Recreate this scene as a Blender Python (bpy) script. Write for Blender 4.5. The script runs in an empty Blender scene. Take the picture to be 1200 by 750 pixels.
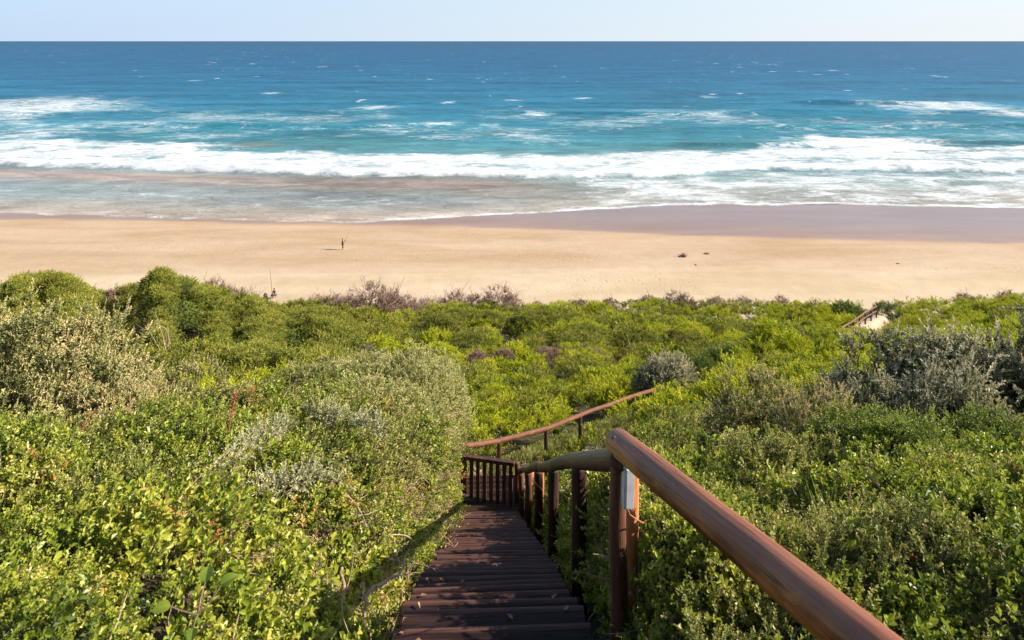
import bpy, bmesh, math, random
import numpy as np
from mathutils import Vector, Matrix, Euler

R = math.radians
PI = math.pi
rng = np.random.default_rng(7)
random.seed(7)
scene = bpy.context.scene
COL = scene.collection
H = 34.0                      # eye height above the sea (m)
F = 800.0                     # focal length in photo pixels (24 mm on a 36 mm frame, 1200 px wide)

def P(px, py, Y):             # survey: a sighting (px,py) at distance Y -> world point
    return Vector(((px - 600) / F * Y, Y, H - (py - 48) / F * Y))

def smooth(a, b, x):
    t = np.clip((x - a) / (b - a), 0, 1)
    return t * t * (3 - 2 * t)

# ------------------------------------------------------------------ noise
_lat = rng.random((256, 256))
def vnoise(x, y):
    xi = np.floor(x).astype(int); yi = np.floor(y).astype(int)
    fx = x - xi; fy = y - yi
    fx = fx * fx * (3 - 2 * fx); fy = fy * fy * (3 - 2 * fy)
    a = _lat[xi & 255, yi & 255]; b = _lat[(xi + 1) & 255, yi & 255]
    c = _lat[xi & 255, (yi + 1) & 255]; d = _lat[(xi + 1) & 255, (yi + 1) & 255]
    return (a * (1 - fx) + b * fx) * (1 - fy) + (c * (1 - fx) + d * fx) * fy - 0.5
def fbm(x, y, o=4):
    s = 0; a = 1.0; f = 1.0
    for k in range(o):
        s = s + a * vnoise(x * f + 17.3 * k, y * f + 5.1 * k); a *= 0.5; f *= 2.03
    return s

_lat2 = rng.random((256, 256)); _lat3 = rng.random((256, 256))
def clumps(x, y):
    """rounded humps on a jittered grid (unit spacing): 1 on a hump's crown, 0 in the creases"""
    xi = np.floor(x).astype(int); yi = np.floor(y).astype(int); best = np.full(np.shape(x), 9.0)
    for i in (-1, 0, 1):
        for j in (-1, 0, 1):
            a, b_ = (xi + i) & 255, (yi + j) & 255
            r = .44 + .34 * _lat[a, b_]
            d = ((xi + i + .1 + .8 * _lat2[a, b_] - x) ** 2 + (yi + j + .1 + .8 * _lat3[a, b_] - y) ** 2) / r ** 2
            best = np.minimum(best, d)
    return np.sqrt(np.clip(1 - best, 0, 1))

# ------------------------------------------------------------------ object helpers
def tag(o, label=None, cat=None, group=None, kind=None):
    if label: o['label'] = label
    if cat: o['category'] = cat
    if group: o['group'] = group
    if kind: o['kind'] = kind
    return o

def empty(name, loc=(0, 0, 0), rot=(0, 0, 0)):
    o = bpy.data.objects.new(name, None); COL.objects.link(o)
    o.location = loc; o.rotation_euler = rot; o.empty_display_size = 0.2
    return o

def link(name, me, parent=None, loc=None, rot=None, scale=None):
    o = bpy.data.objects.new(name, me); COL.objects.link(o)
    if parent is not None: o.parent = parent
    if loc is not None: o.location = loc
    if rot is not None: o.rotation_euler = rot
    if scale is not None: o.scale = (scale,) * 3 if not hasattr(scale, '__len__') else scale
    return o

def mesh_np(name, V, faces_idx, loop_tot, mats, mat_idx=None, attrs=None, smooth_sh=False):
    """V (n,3); faces_idx flat loop array; loop_tot verts per face"""
    me = bpy.data.meshes.new(name)
    V = np.asarray(V, dtype=np.float32); faces_idx = np.asarray(faces_idx, dtype=np.int32)
    loop_tot = np.asarray(loop_tot, dtype=np.int32)
    me.vertices.add(len(V)); me.vertices.foreach_set('co', V.ravel())
    me.loops.add(len(faces_idx)); me.loops.foreach_set('vertex_index', faces_idx)
    me.polygons.add(len(loop_tot))
    ls = np.concatenate([[0], np.cumsum(loop_tot)[:-1]]).astype(np.int32)
    me.polygons.foreach_set('loop_start', ls)
    for m in mats: me.materials.append(m)
    if mat_idx is not None: me.polygons.foreach_set('material_index', np.asarray(mat_idx, dtype=np.int32))
    me.update(calc_edges=True)
    me.polygons.foreach_set('use_smooth', np.full(len(loop_tot), smooth_sh, dtype=bool))
    for k, a in (attrs or {}).items():
        a = np.asarray(a, dtype=np.float32)
        if a.ndim == 1:
            at = me.attributes.new(k, 'FLOAT', 'POINT'); at.data.foreach_set('value', a)
        else:
            at = me.attributes.new(k, 'FLOAT_COLOR', 'POINT')
            c = np.ones((len(a), 4), dtype=np.float32); c[:, :3] = a
            at.data.foreach_set('color', c.ravel())
    return me

def grid_mesh(name, X, Y, Z, mats, attrs=None):
    r, c = X.shape
    V = np.stack([X, Y, Z], -1).reshape(-1, 3)
    i = np.arange((r - 1) * (c - 1)); a = (i // (c - 1)) * c + i % (c - 1)
    f = np.stack([a, a + 1, a + c + 1, a + c], -1)
    return mesh_np(name, V, f.ravel(), np.full(len(f), 4), mats,
                   attrs={k: v.reshape(-1, *v.shape[2:]) for k, v in (attrs or {}).items()}, smooth_sh=True)

# ------------------------------------------------------------------ materials
def newmat(name):
    m = bpy.data.materials.new(name); m.use_nodes = True
    nt = m.node_tree; nt.nodes.clear()
    return m, nt
class NB:
    def __init__(s, nt): s.nt = nt
    def n(s, t, **k):
        x = s.nt.nodes.new(t)
        for a, b in k.items(): setattr(x, a, b)
        return x
    def l(s, a, b): s.nt.links.new(a, b)
    def math(s, op, a, b=None, clamp=False):
        x = s.n('ShaderNodeMath', operation=op); x.use_clamp = clamp
        for i, v in enumerate((a, b)):
            if v is None: continue
            if hasattr(v, 'links'): s.l(v, x.inputs[i])
            else: x.inputs[i].default_value = v
        return x.outputs[0]
    def ramp(s, fac, stops, interp='LINEAR'):
        x = s.n('ShaderNodeValToRGB'); cr = x.color_ramp; cr.interpolation = interp
        while len(cr.elements) > 1: cr.elements.remove(cr.elements[-1])
        for i, (p, c) in enumerate(stops):
            e = cr.elements[0] if i == 0 else cr.elements.new(p)
            e.position = p
            e.color = (*c, 1) if hasattr(c, '__len__') else (c, c, c, 1)
        s.l(fac, x.inputs[0]); return x.outputs[0]
    def noise(s, vec, scale, detail=4, rough=0.55, dist=0.0):
        x = s.n('ShaderNodeTexNoise'); x.inputs['Scale'].default_value = scale
        x.inputs['Detail'].default_value = detail; x.inputs['Roughness'].default_value = rough
        x.inputs['Distortion'].default_value = dist
        if vec is not None: s.l(vec, x.inputs['Vector'])
        return x.outputs[0]
    def mapping(s, vec, scale, rot=(0, 0, 0)):
        x = s.n('ShaderNodeMapping'); x.inputs['Scale'].default_value = scale; x.inputs['Rotation'].default_value = rot
        s.l(vec, x.inputs['Vector']); return x.outputs[0]
    def mix(s, f, a, b):
        x = s.n('ShaderNodeMix', data_type='RGBA')
        for i, v in ((0, f), (6, a), (7, b)):
            if hasattr(v, 'links'): s.l(v, x.inputs[i])
            else: x.inputs[i].default_value = (*v, 1) if hasattr(v, '__len__') else v
        return x.outputs[2]
    def attr(s, name, typ='GEOMETRY'):
        x = s.n('ShaderNodeAttribute', attribute_name=name, attribute_type=typ); return x
    def pos(s): return s.n('ShaderNodeNewGeometry').outputs['Position']
    def obj(s): return s.n('ShaderNodeTexCoord').outputs['Object']
    def princ(s, **k):
        x = s.n('ShaderNodeBsdfPrincipled')
        for a, v in k.items():
            i = x.inputs[a.replace('_', ' ')] if a.replace('_', ' ') in x.inputs else x.inputs[a]
            if hasattr(v, 'links'): s.l(v, i)
            else: i.default_value = (*v, 1) if hasattr(v, '__len__') else v
        return x
    def bump(s, h, strength, dist, normal=None):
        x = s.n('ShaderNodeBump'); x.inputs['Strength'].default_value = strength; x.inputs['Distance'].default_value = dist
        s.l(h, x.inputs['Height']); return x.outputs[0]
    def out(s, sh):
        o = s.n('ShaderNodeOutputMaterial'); s.l(sh, o.inputs['Surface']); return o

def leaf_mat(name, stops, trans=0.3, rough=0.5, spec=0.3, patch=0.35, pscale=0.7, bias=0.05):
    m, nt = newmat(name); b = NB(nt)
    t = b.attr('tint').outputs['Fac']
    rnd = b.n('ShaderNodeObjectInfo').outputs['Random']
    nz = b.noise(b.pos(), pscale, 3)
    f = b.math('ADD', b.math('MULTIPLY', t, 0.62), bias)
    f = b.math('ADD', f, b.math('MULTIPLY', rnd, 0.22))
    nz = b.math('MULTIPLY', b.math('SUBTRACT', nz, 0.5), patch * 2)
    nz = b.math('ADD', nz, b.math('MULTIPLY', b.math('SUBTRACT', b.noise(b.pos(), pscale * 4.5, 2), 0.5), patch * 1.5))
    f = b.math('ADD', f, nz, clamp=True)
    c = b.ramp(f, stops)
    p = b.princ(Base_Color=c, Roughness=rough)
    p.inputs['Specular IOR Level'].default_value = spec
    tr = b.n('ShaderNodeBsdfTranslucent'); b.l(c, tr.inputs['Color'])
    mx = b.n('ShaderNodeMixShader'); mx.inputs[0].default_value = trans
    b.l(p.outputs[0], mx.inputs[1]); b.l(tr.outputs[0], mx.inputs[2])
    b.out(mx.outputs[0]); return m

def plain_mat(name, c1, c2, scale=20, rough=0.8, spec=0.3, bumpd=0.0):
    m, nt = newmat(name); b = NB(nt)
    nz = b.noise(b.obj(), scale, 4)
    p = b.princ(Base_Color=b.ramp(nz, [(0.3, c1), (0.7, c2)]), Roughness=rough)
    p.inputs['Specular IOR Level'].default_value = spec
    if bumpd: b.l(b.bump(nz, 0.6, bumpd), p.inputs['Normal'])
    b.out(p.outputs[0]); return m

M = {}
M['leaf'] = leaf_mat('leaf_yellow_green', [(0.0, (.035, .055, .008)), (.28, (.085, .135, .013)), (.54, (.235, .275, .026)), (.82, (.38, .385, .05)), (.97, (.47, .40, .09)), (1.0, (.5, .28, .08))], 0.34, 0.42, 0.35, .5, .9, .06)
M['leaf_small'] = leaf_mat('leaf_olive', [(0.0, (.04, .052, .012)), (.31, (.115, .14, .027)), (.58, (.29, .285, .065)), (.90, (.53, .46, .16)), (1.0, (.5, .26, .11))], 0.3, 0.5, 0.3, .48, .9, .07)
M['leaf_dark'] = leaf_mat('leaf_dark_green', [(0.0, (.03, .048, .010)), (.35, (.09, .135, .018)), (.65, (.23, .27, .035)), (1.0, (.4, .38, .08))], 0.28, 0.42, 0.4)
M['leaf_silver'] = leaf_mat('leaf_silver_grey', [(0.0, (.045, .05, .015)), (.33, (.17, .18, .055)), (.6, (.38, .34, .145)), (1.0, (.68, .49, .25))], 0.2, 0.65, 0.2)
M['leaf_grey'] = leaf_mat('leaf_grey_green', [(0.0, (.028, .036, .015)), (.32, (.125, .14, .066)), (.56, (.34, .32, .185)), (1.0, (.74, .62, .44))], 0.18, 0.65, 0.2)
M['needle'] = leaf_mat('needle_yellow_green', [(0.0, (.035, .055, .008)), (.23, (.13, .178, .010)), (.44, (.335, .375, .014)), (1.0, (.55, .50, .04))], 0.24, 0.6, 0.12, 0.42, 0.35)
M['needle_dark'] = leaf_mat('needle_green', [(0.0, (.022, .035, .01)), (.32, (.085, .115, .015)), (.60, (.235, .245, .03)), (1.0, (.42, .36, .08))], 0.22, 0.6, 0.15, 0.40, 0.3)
M['leaf_pale'] = leaf_mat('leaf_pale_olive', [(0.0, (.05, .062, .015)), (.3, (.17, .19, .05)), (.58, (.37, .36, .125)), (1.0, (.64, .55, .28))], 0.28, 0.55, 0.25, .35, .9, .1)
M['leaf_white'] = leaf_mat('leaf_silver_white', [(0.0, (.12, .13, .09)), (.4, (.29, .29, .15)), (1.0, (.58, .53, .32))], 0.2, 0.6, 0.2)
M['rust'] = leaf_mat('leaf_rust_orange', [(0.0, (.12, .05, .02)), (.4, (.34, .15, .05)), (1.0, (.6, .32, .09))], 0.3, 0.5, 0.2)
M['heath_dry'] = leaf_mat('needle_dry_pink', [(0.0, (.09, .06, .05)), (.4, (.25, .155, .115)), (.7, (.37, .25, .19)), (1.0, (.48, .35, .27))], 0.2, 0.8, 0.1, 0.3, 0.5)
M['blade'] = leaf_mat('grass_blade', [(0.0, (.08, .12, .02)), (.5, (.2, .25, .04)), (1.0, (.42, .38, .14))], 0.35, 0.5, 0.2)
M['red_leaf'] = leaf_mat('leaf_rust_red', [(0.0, (.12, .04, .025)), (.5, (.32, .11, .06)), (1.0, (.5, .24, .12))], 0.3, 0.5, 0.2)
M['dry_leaf'] = leaf_mat('leaf_dry', [(0.0, (.1, .05, .03)), (.5, (.3, .17, .09)), (1.0, (.52, .36, .2))], 0.2, 0.7, 0.1)
M['twig_dry'] = plain_mat('twig_dry', (.22, .14, .10), (.42, .30, .22), 30)
M['twig_pink'] = plain_mat('twig_brown_pink', (.14, .09, .08), (.27, .18, .16), 8)
M['stem'] = plain_mat('stem_brown', (.06, .04, .025), (.15, .1, .06), 30)
M['stem_red'] = plain_mat('stem_red', (.25, .05, .03), (.42, .13, .06), 30)
M['branch'] = plain_mat('branch_bleached', (.2, .13, .085), (.38, .27, .185), 25)

def wood_mat(name, axis, dark, mid, light, top=None, rough=0.5, streak=1.0, spec=0.4, lit_edge_dust=False):
    """stained timber, grain along the local axis; 'top' = upward-face colour: weathering, lichen, and painted sun and sky tint (object space)"""
    m, nt = newmat(name); b = NB(nt)
    o = b.obj()
    sc = [14.0, 14.0, 14.0]; sc[axis] = 0.9
    g = b.noise(b.mapping(o, sc), 1.6, 6, 0.62, 0.4)
    sc2 = [60.0, 60.0, 60.0]; sc2[axis] = 2.2
    g2 = b.noise(b.mapping(o, sc2), 1.5, 4, 0.6)
    big = b.noise(o, 2.2, 3)
    f = b.math('ADD', b.math('MULTIPLY', g, 0.75), b.math('MULTIPLY', g2, 0.35))
    f = b.math('ADD', f, b.math('MULTIPLY', b.math('SUBTRACT', big, 0.5), 0.5 * streak))
    rnd = b.n('ShaderNodeObjectInfo').outputs['Random']
    f = b.math('ADD', f, b.math('MULTIPLY', b.math('SUBTRACT', rnd, 0.5), 0.22))
    c = b.ramp(f, [(.38, dark), (.52, mid), (.66, light)])
    wp = list(sc); wp = [3.5 if q_ != axis else 1.1 for q_ in range(3)]
    fade = b.ramp(b.noise(b.mapping(o, wp), 2.0, 6, .65, .8), [(.50, 0.0), (.66, .5 * streak)])
    c = b.mix(fade, c, (min(1, light[0] * 1.15), min(1, light[1] * 1.25), min(1, light[2] * 1.45)))
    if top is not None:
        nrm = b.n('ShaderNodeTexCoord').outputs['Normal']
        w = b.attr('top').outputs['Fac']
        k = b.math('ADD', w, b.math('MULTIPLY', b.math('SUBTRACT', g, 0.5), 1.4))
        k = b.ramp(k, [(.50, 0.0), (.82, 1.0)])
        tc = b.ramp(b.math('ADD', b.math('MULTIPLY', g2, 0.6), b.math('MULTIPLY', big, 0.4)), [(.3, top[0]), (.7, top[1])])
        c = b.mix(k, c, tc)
    vk = b.n('ShaderNodeTexVoronoi'); ks = [5.0, 5.0, 5.0]; ks[axis] = 1.3; b.l(b.mapping(o, ks), vk.inputs['Vector']); vk.inputs['Scale'].default_value = 1.0
    c = b.mix(b.ramp(vk.outputs['Distance'], [(.05, .8), (.13, 0.0)]), c, (dark[0] * .6, dark[1] * .6, dark[2] * .6))
    # drying cracks along the grain
    sc3 = [34.0, 34.0, 34.0]; sc3[axis] = 0.7
    cr = b.noise(b.mapping(o, sc3), 1.0, 2, 0.5)
    crk = b.ramp(cr, [(.478, 1.0), (.5, 0.0), (.522, 1.0)])
    c = b.mix(b.math('MULTIPLY', b.math('SUBTRACT', 1.0, crk), 0.6), c, (dark[0] * .4, dark[1] * .4, dark[2] * .4))
    if lit_edge_dust:     # sky-lit nosing line painted on the far edge; dusty scuffs
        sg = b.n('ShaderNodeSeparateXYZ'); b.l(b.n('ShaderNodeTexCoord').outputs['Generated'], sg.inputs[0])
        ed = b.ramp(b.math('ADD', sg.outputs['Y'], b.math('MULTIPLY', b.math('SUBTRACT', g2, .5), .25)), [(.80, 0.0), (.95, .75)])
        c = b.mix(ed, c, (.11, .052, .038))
        du = b.ramp(b.noise(b.pos(), 3.2, 6, .7), [(.62, 0.0), (.78, .2)])
        c = b.mix(du, c, (.12, .07, .05))
    p = b.princ(Base_Color=c, Roughness=b.ramp(g, [(.3, rough - .1), (.7, rough + .15)]))
    p.inputs['Specular IOR Level'].default_value = spec
    hh = b.math('ADD', b.math('MULTIPLY', g2, 0.5), b.math('MULTIPLY', crk, 0.35))
    b.l(b.bump(hh, 0.55, 0.006), p.inputs['Normal'])
    b.out(p.outputs[0]); return m

M['rail'] = wood_mat('stained_log', 2, (.09, .026, .009), (.34, .105, .026), (.50, .19, .055), ((.12, .034, .015), (.28, .105, .05)), 0.42, 1.7, .25)  # top tint has grazing sun and sky reflection painted in over the weathering
M['rail_lichen'] = wood_mat('lichened_log', 2, (.035, .015, .009), (.085, .038, .018), (.14, .07, .032), ((.09, .056, .02), (.21, .15, .05)), 0.6)
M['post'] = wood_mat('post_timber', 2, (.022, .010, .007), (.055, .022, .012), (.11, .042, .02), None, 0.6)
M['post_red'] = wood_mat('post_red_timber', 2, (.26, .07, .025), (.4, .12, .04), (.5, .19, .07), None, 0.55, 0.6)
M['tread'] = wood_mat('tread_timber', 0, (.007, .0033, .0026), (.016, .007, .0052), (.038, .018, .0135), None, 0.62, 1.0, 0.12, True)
M['picket'] = wood_mat('picket_timber', 2, (.035, .015, .010), (.075, .03, .017), (.13, .055, .03), None, 0.6)
M['rail_far'] = wood_mat('far_log', 2, (.06, .022, .012), (.12, .045, .022), (.18, .075, .04), ((.085, .032, .016), (.165, .07, .038)), 0.6, 1.0, .2)
M['plastic'] = plain_mat('white_plastic', (.42, .42, .42), (.6, .6, .59), 14, 0.5, 0.3)
M['twine'] = plain_mat('orange_twine', (.24, .09, .045), (.36, .15, .07), 40)
M['skin'] = plain_mat('skin', (.25, .13, .085), (.32, .17, .11), 12, 0.6)
M['cloth_dark'] = plain_mat('cloth_dark', (.035, .04, .05), (.06, .06, .07), 12, 0.9)
M['cloth_shirt'] = plain_mat('cloth_grey_brown', (.10, .09, .08), (.16, .13, .11), 12, 0.9)
M['hair'] = plain_mat('hair', (.02, .015, .012), (.04, .03, .02), 30, 0.7)
M['rod'] = plain_mat('rod_carbon', (.05, .04, .04), (.09, .07, .06), 12, 0.4)
M['drift'] = plain_mat('driftwood', (.09, .055, .035), (.2, .13, .085), 6, 0.9)
M['bag'] = plain_mat('bag_fabric', (.05, .045, .04), (.11, .09, .07), 12, 0.9)

# ------------------------------------------------------------------ geometry of the hillside
# staircase line (drop below the eye, as a function of distance Y)
def stair_drop(Y):
    return np.where(Y > 3.2, 2.75 + 0.64 * (Y - 3.2), 2.75 + 0.32 * (Y - 3.2))
def stair_L(Y): return -0.54 - 0.0371 * (Y - 3.0)
def stair_R(Y): return 0.36 - 0.0262 * (Y - 3.0)
def rail_X(Y): return np.where(Y > 3.2, 0.50 - 0.032 * (Y - 3.2), 0.50 + 0.212 * (3.2 - Y))
def rail_drop(Y): return np.where(Y > 3.2, 1.85 + 0.64 * (Y - 3.2), 1.85 - 0.297 * (3.2 - Y))

TX = np.array([-400, -200, 0, 60, 125, 190, 260, 330, 400, 500, 560, 600, 800, 1000, 1200, 1400, 1600.])
TY = np.array([1.3, 2, 4, 6, 9, 12, 15, 20, 28, 40, 50, 60, 70, 80, 90.])
T = {  # height of the plant tops seen at each bearing and distance
    -400: [870, 716, 535, 500, 480, 478, 475, 450, 410, 370, 350, 352, 372, 374, 370],
    -200: [870, 716, 540, 505, 485, 482, 480, 455, 412, 372, 348, 350, 372, 374, 370],
    0:    [870, 716, 545, 515, 492, 490, 488, 460, 416, 374, 353, 358, 374, 374, 370],
    60:   [870, 716, 548, 513, 490, 488, 488, 462, 418, 372, 341, 352, 374, 374, 370],
    125:  [870, 716, 550, 510, 485, 484, 487, 465, 424, 384, 363, 366, 374, 374, 370],
    190:  [870, 716, 550, 505, 478, 480, 486, 468, 428, 376, 330, 346, 370, 374, 370],
    260:  [870, 716, 550, 500, 472, 470, 484, 470, 432, 390, 354, 360, 374, 372, 369],
    330:  [870, 716, 550, 496, 464, 452, 474, 471, 440, 403, 377, 378, 376, 370, 368],
    400:  [870, 716, 550, 492, 458, 440, 466, 470, 442, 410, 388, 376, 370, 366, 366],
    500:  [870, 716, 556, 502, 464, 442, 462, 484, 446, 412, 391, 378, 371, 366, 365],
    560:  [870, 716, 556, 502, 464, 442, 520, 492, 449, 413, 391, 378, 371, 366, 365],
    600:  [870, 716, 575, 540, 515, 520, 560, 508, 452, 413, 392, 379, 371, 366, 364],
    800:  [870, 716, 596, 536, 508, 492, 480, 466, 446, 420, 399, 382, 369, 361, 358],
    1000: [870, 716, 600, 535, 500, 476, 456, 438, 428, 428, 420, 397, 375, 362, 356],
    1200: [870, 716, 597, 536, 495, 466, 438, 412, 394, 380, 372, 364, 358, 354, 350],
    1400: [870, 716, 592, 530, 486, 456, 426, 400, 384, 372, 365, 358, 352, 348, 346],
    1600: [870, 716, 580, 515, 460, 430, 410, 390, 376, 366, 359, 353, 348, 345, 343]}
TT = np.array([T[int(x)] for x in TX], dtype=float)
TD = (TT - 48) / F * TY[None, :]          # drop
def cat(p0, p1, p2, p3, t):
    return 0.5 * (2 * p1 + (p2 - p0) * t + (2 * p0 - 5 * p1 + 4 * p2 - p3) * t * t + (3 * p1 - p0 - 3 * p2 + p3) * t ** 3)
def canopy_drop(X, Y):
    Yc = np.maximum(Y, 1.3)
    px = np.clip(600 + F * X / (np.maximum(Yc, 2.2) + 0.0), -399, 1599)
    i = np.clip(np.searchsorted(TX, px, side='right') - 1, 0, len(TX) - 2); fu = (px - TX[i]) / (TX[i + 1] - TX[i])
    ly = np.log(np.clip(Yc, 1.3, 89.9)); lt = np.log(TY)
    j = np.clip(np.searchsorted(lt, ly, side='right') - 1, 0, len(TY) - 2); fv = (ly - lt[j]) / (lt[j + 1] - lt[j])
    def row(k):
        k = np.clip(k, 0, len(TX) - 1)
        c = [TD[k, np.clip(j + q, 0, len(TY) - 1)] for q in (-1, 0, 1, 2)]
        return cat(*c, fv)
    d = cat(row(i - 1), row(i), row(i + 1), row(i + 2), fu)
    return np.where(Y < 1.3, d - 0.35 * (1.3 - Y), d)

PATH = [(-0.35, 14.2, 9.5), (-0.3, 15.3, 10.1), (0.95, 17.6, 11.2), (2.3, 19.5, 12.0), (4.3, 22.0, 12.8), (5.6, 23.6, 13.3),
        (8.06, 30, 15.3), (12.06, 36, 17.3), (17.5, 43, 19.6), (25, 52, 22.75), (30, 59, 24.6), (36, 67, 27.0), (41, 76, 30.2), (44, 82, 31.6)]
def path_dist(X, Y):
    best = np.full(np.shape(X), 1e9); dr = np.zeros(np.shape(X)); global _side; _side = np.zeros(np.shape(X))
    for (x0, y0, d0), (x1, y1, d1) in zip(PATH[:-1], PATH[1:]):
        dx, dy = x1 - x0, y1 - y0; L2 = dx * dx + dy * dy
        t = np.clip(((X - x0) * dx + (Y - y0) * dy) / L2, 0, 1)
        d = np.hypot(X - x0 - t * dx, Y - y0 - t * dy)
        m = d < best
        best = np.where(m, d, best); dr = np.where(m, d0 + t * (d1 - d0), dr); _side = np.where(m, np.sign((X - x0) * dy - (Y - y0) * dx), _side)
    return best, dr

def veg_h(X, Y):              # plant height above the soil
    return 0.22 + 0.38 * smooth(2.0, 9, Y) + 0.55 * smooth(17, 30, Y)

def ground_z(X, Y):
    X = np.asarray(X, float); Y = np.asarray(Y, float)
    d = canopy_drop(X, Y) + veg_h(X, Y)
    amp = 0.10 * smooth(1, 6, Y) + 0.35 * smooth(14, 45, Y)
    d = d - amp * fbm(X / 2.6, Y / 2.6, 4) * 1.0 - 0.8 * smooth(18, 50, Y) * fbm(X / 11 + 3, Y / 7, 2) * smooth(86, 72, Y)
    # keep planting by the handrail below the rail, sloping away to the right
    lim = rail_drop(Y) + 0.40 + .35 * smooth(3.4, 2.6, Y) - 0.22 * np.maximum(X - rail_X(Y), 0) + veg_h(X, Y)
    wr = smooth(-0.2, 0.3, X - rail_X(Y)) * smooth(2.6, 1.4, X - rail_X(Y)) * smooth(14.5, 12.5, Y)
    d = np.where(wr > 0, d * (1 - wr) + np.maximum(d, lim) * wr, d)
    # stair corridor
    sd = stair_drop(Y) + 0.26
    tl = stair_L(Y) - X; tr = X - stair_R(Y)
    bl = smooth(0.06, 1.05 - .5 * smooth(6, 10.5, Y), tl); br = smooth(0.14, 0.50, tr)
    k = np.maximum(bl, br) * smooth(15.2, 14.0, Y) + smooth(14.0, 15.2, Y)
    d = np.where(k < 1, (sd) * (1 - k) + d * k, d)
    # sand path winding down from the landing
    pd, pdr = path_dist(X, Y)
    ridge = np.where(_side > 0, 1.9, .0) * np.exp(-((pd - 2.9) / np.where(pd < 2.9, .95, 3.2)) ** 2) * smooth(23, 29, Y) * smooth(52, 38, Y)
    d = d - ridge - 1.25 * np.exp(-((X - 30.2) / 3.2) ** 2 - ((Y - 68.5) / 3.5) ** 2)
    kp = smooth(0.55, 1.6, pd) 
    kp = np.where(Y < 13.6, 1.0, kp)
    d = d * kp + (pdr + 0.1) * (1 - kp)
    return H - d

def canopy_z(X, Y): return ground_z(X, Y) + veg_h(X, Y)

# beach and sea lines, surveyed from sightings
def sea_line(pts):
    X = []; Yv = []
    for px, py in pts:
        y = H * F / (py - 48); X.append((px - 600) / F * y); Yv.append(y)
    o = np.argsort(X); X = np.array(X)[o]; Yv = np.array(Yv)[o]
    return lambda x: np.interp(x, X, Yv)
S_line = sea_line([(-300, 247), (0, 250), (90, 253), (150, 256), (300, 262), (400, 264), (480, 260), (560, 254), (680, 247), (780, 241), (900, 240), (1000, 241), (1200, 244), (1500, 246)])
W_line = sea_line([(-300, 256), (0, 259), (250, 262), (400, 265), (500, 269), (650, 275), (800, 282), (1000, 288), (1200, 291), (1500, 294)])
B_line = sea_line([(-300, 190), (0, 195), (150, 198), (300, 203), (420, 207), (600, 209), (760, 207), (900, 200), (1050, 200), (1200, 202), (1500, 204)])
T_line = sea_line([(-300, 165), (0, 165), (100, 166), (150, 167), (260, 174), (400, 178), (600, 180), (760, 178), (900, 172), (960, 164), (1050, 166), (1100, 171), (1200, 170), (1500, 170)])
BY = np.array([60, 72, 80, 90, 108, 125, 140, 160, 200, 300.])
BZ = np.array([2.9, 2.6, 2.35, 1.9, 0.95, 0.35, -0.05, -0.4, -1.2, -3.])
def beach_z(X, Y):
    z = np.interp(Y, BY, BZ)
    dry = smooth(3, -4, Y - W_line(X))
    z = z + dry * (0.16 * fbm(X / 14, Y / 3.0, 3) + 0.22 * np.exp(-((Y - 92 - 2.5 * fbm(X / 40, Y * 0, 2)) / 1.6) ** 2))
    return z + dry * 0.05 * fbm(X / 1.3, Y / 1.3, 2)

# ------------------------------------------------------------------ terrain
us = np.concatenate([np.linspace(-2.1, -0.32, 210, endpoint=False), np.linspace(-0.32, 0.32, 150, endpoint=False), np.linspace(0.32, 2.1, 210)])
s_ = np.geomspace(1.2, 90.0, 520)
U, SS = np.meshgrid(us, s_)
GX = U * SS; GY = SS - 4.0
GZ = ground_z(GX, GY)
pd_, _ = path_dist(GX, GY)
sand_a = smooth(1.15, 0.55, pd_ + 0.5 * fbm(GX * 1.3, GY * 1.3, 2)) * smooth(13.6, 14.2, GY)
sand_a = np.maximum(sand_a, smooth(77, 82, GY + 3 * fbm(GX / 5, GY / 5, 2)))
# dip the hillside under the beach sand past the dune foot
foot = 80.5 + 1.6 * fbm(GX / 9, GY * 0 + 2, 3)
GZ = np.where(GY > foot - 4, np.minimum(GZ, H - 31.3 - 0.35 * (GY - foot)), GZ)
m, nt = newmat('dune_soil'); b = NB(nt)
n1 = b.noise(b.pos(), 9.0, 6, 0.65); n2 = b.noise(b.pos(), 0.5, 3)
litter = b.ramp(n1, [(.3, (.02, .016, .01)), (.5, (.06, .048, .025)), (.62, (.12, .09, .05)), (.75, (.22, .16, .1))])
green = b.ramp(n1, [(.3, (.02, .022, .008)), (.5, (.055, .055, .02)), (.7, (.14, .115, .06))])
c = b.mix(b.ramp(n2, [(.4, 0.0), (.6, 1.0)]), green, litter)
sc_ = b.ramp(n1, [(.3, (.33, .24, .165)), (.7, (.44, .33, .235))])
c = b.mix(b.attr('sand').outputs['Fac'], c, sc_)
p = b.princ(Base_Color=c, Roughness=0.95); p.inputs['Specular IOR Level'].default_value = 0.1
b.l(b.bump(n1, 0.8, 0.06), p.inputs['Normal']); b.out(p.outputs[0]); M['soil'] = m
hill = link('hillside', grid_mesh('hillside', GX, GY, GZ, [M['soil']], {'sand': sand_a})); tag(hill, kind='structure')
hill['label'] = 'scrub covered dune slope falling to the beach'; hill['category'] = 'hillside'

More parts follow.
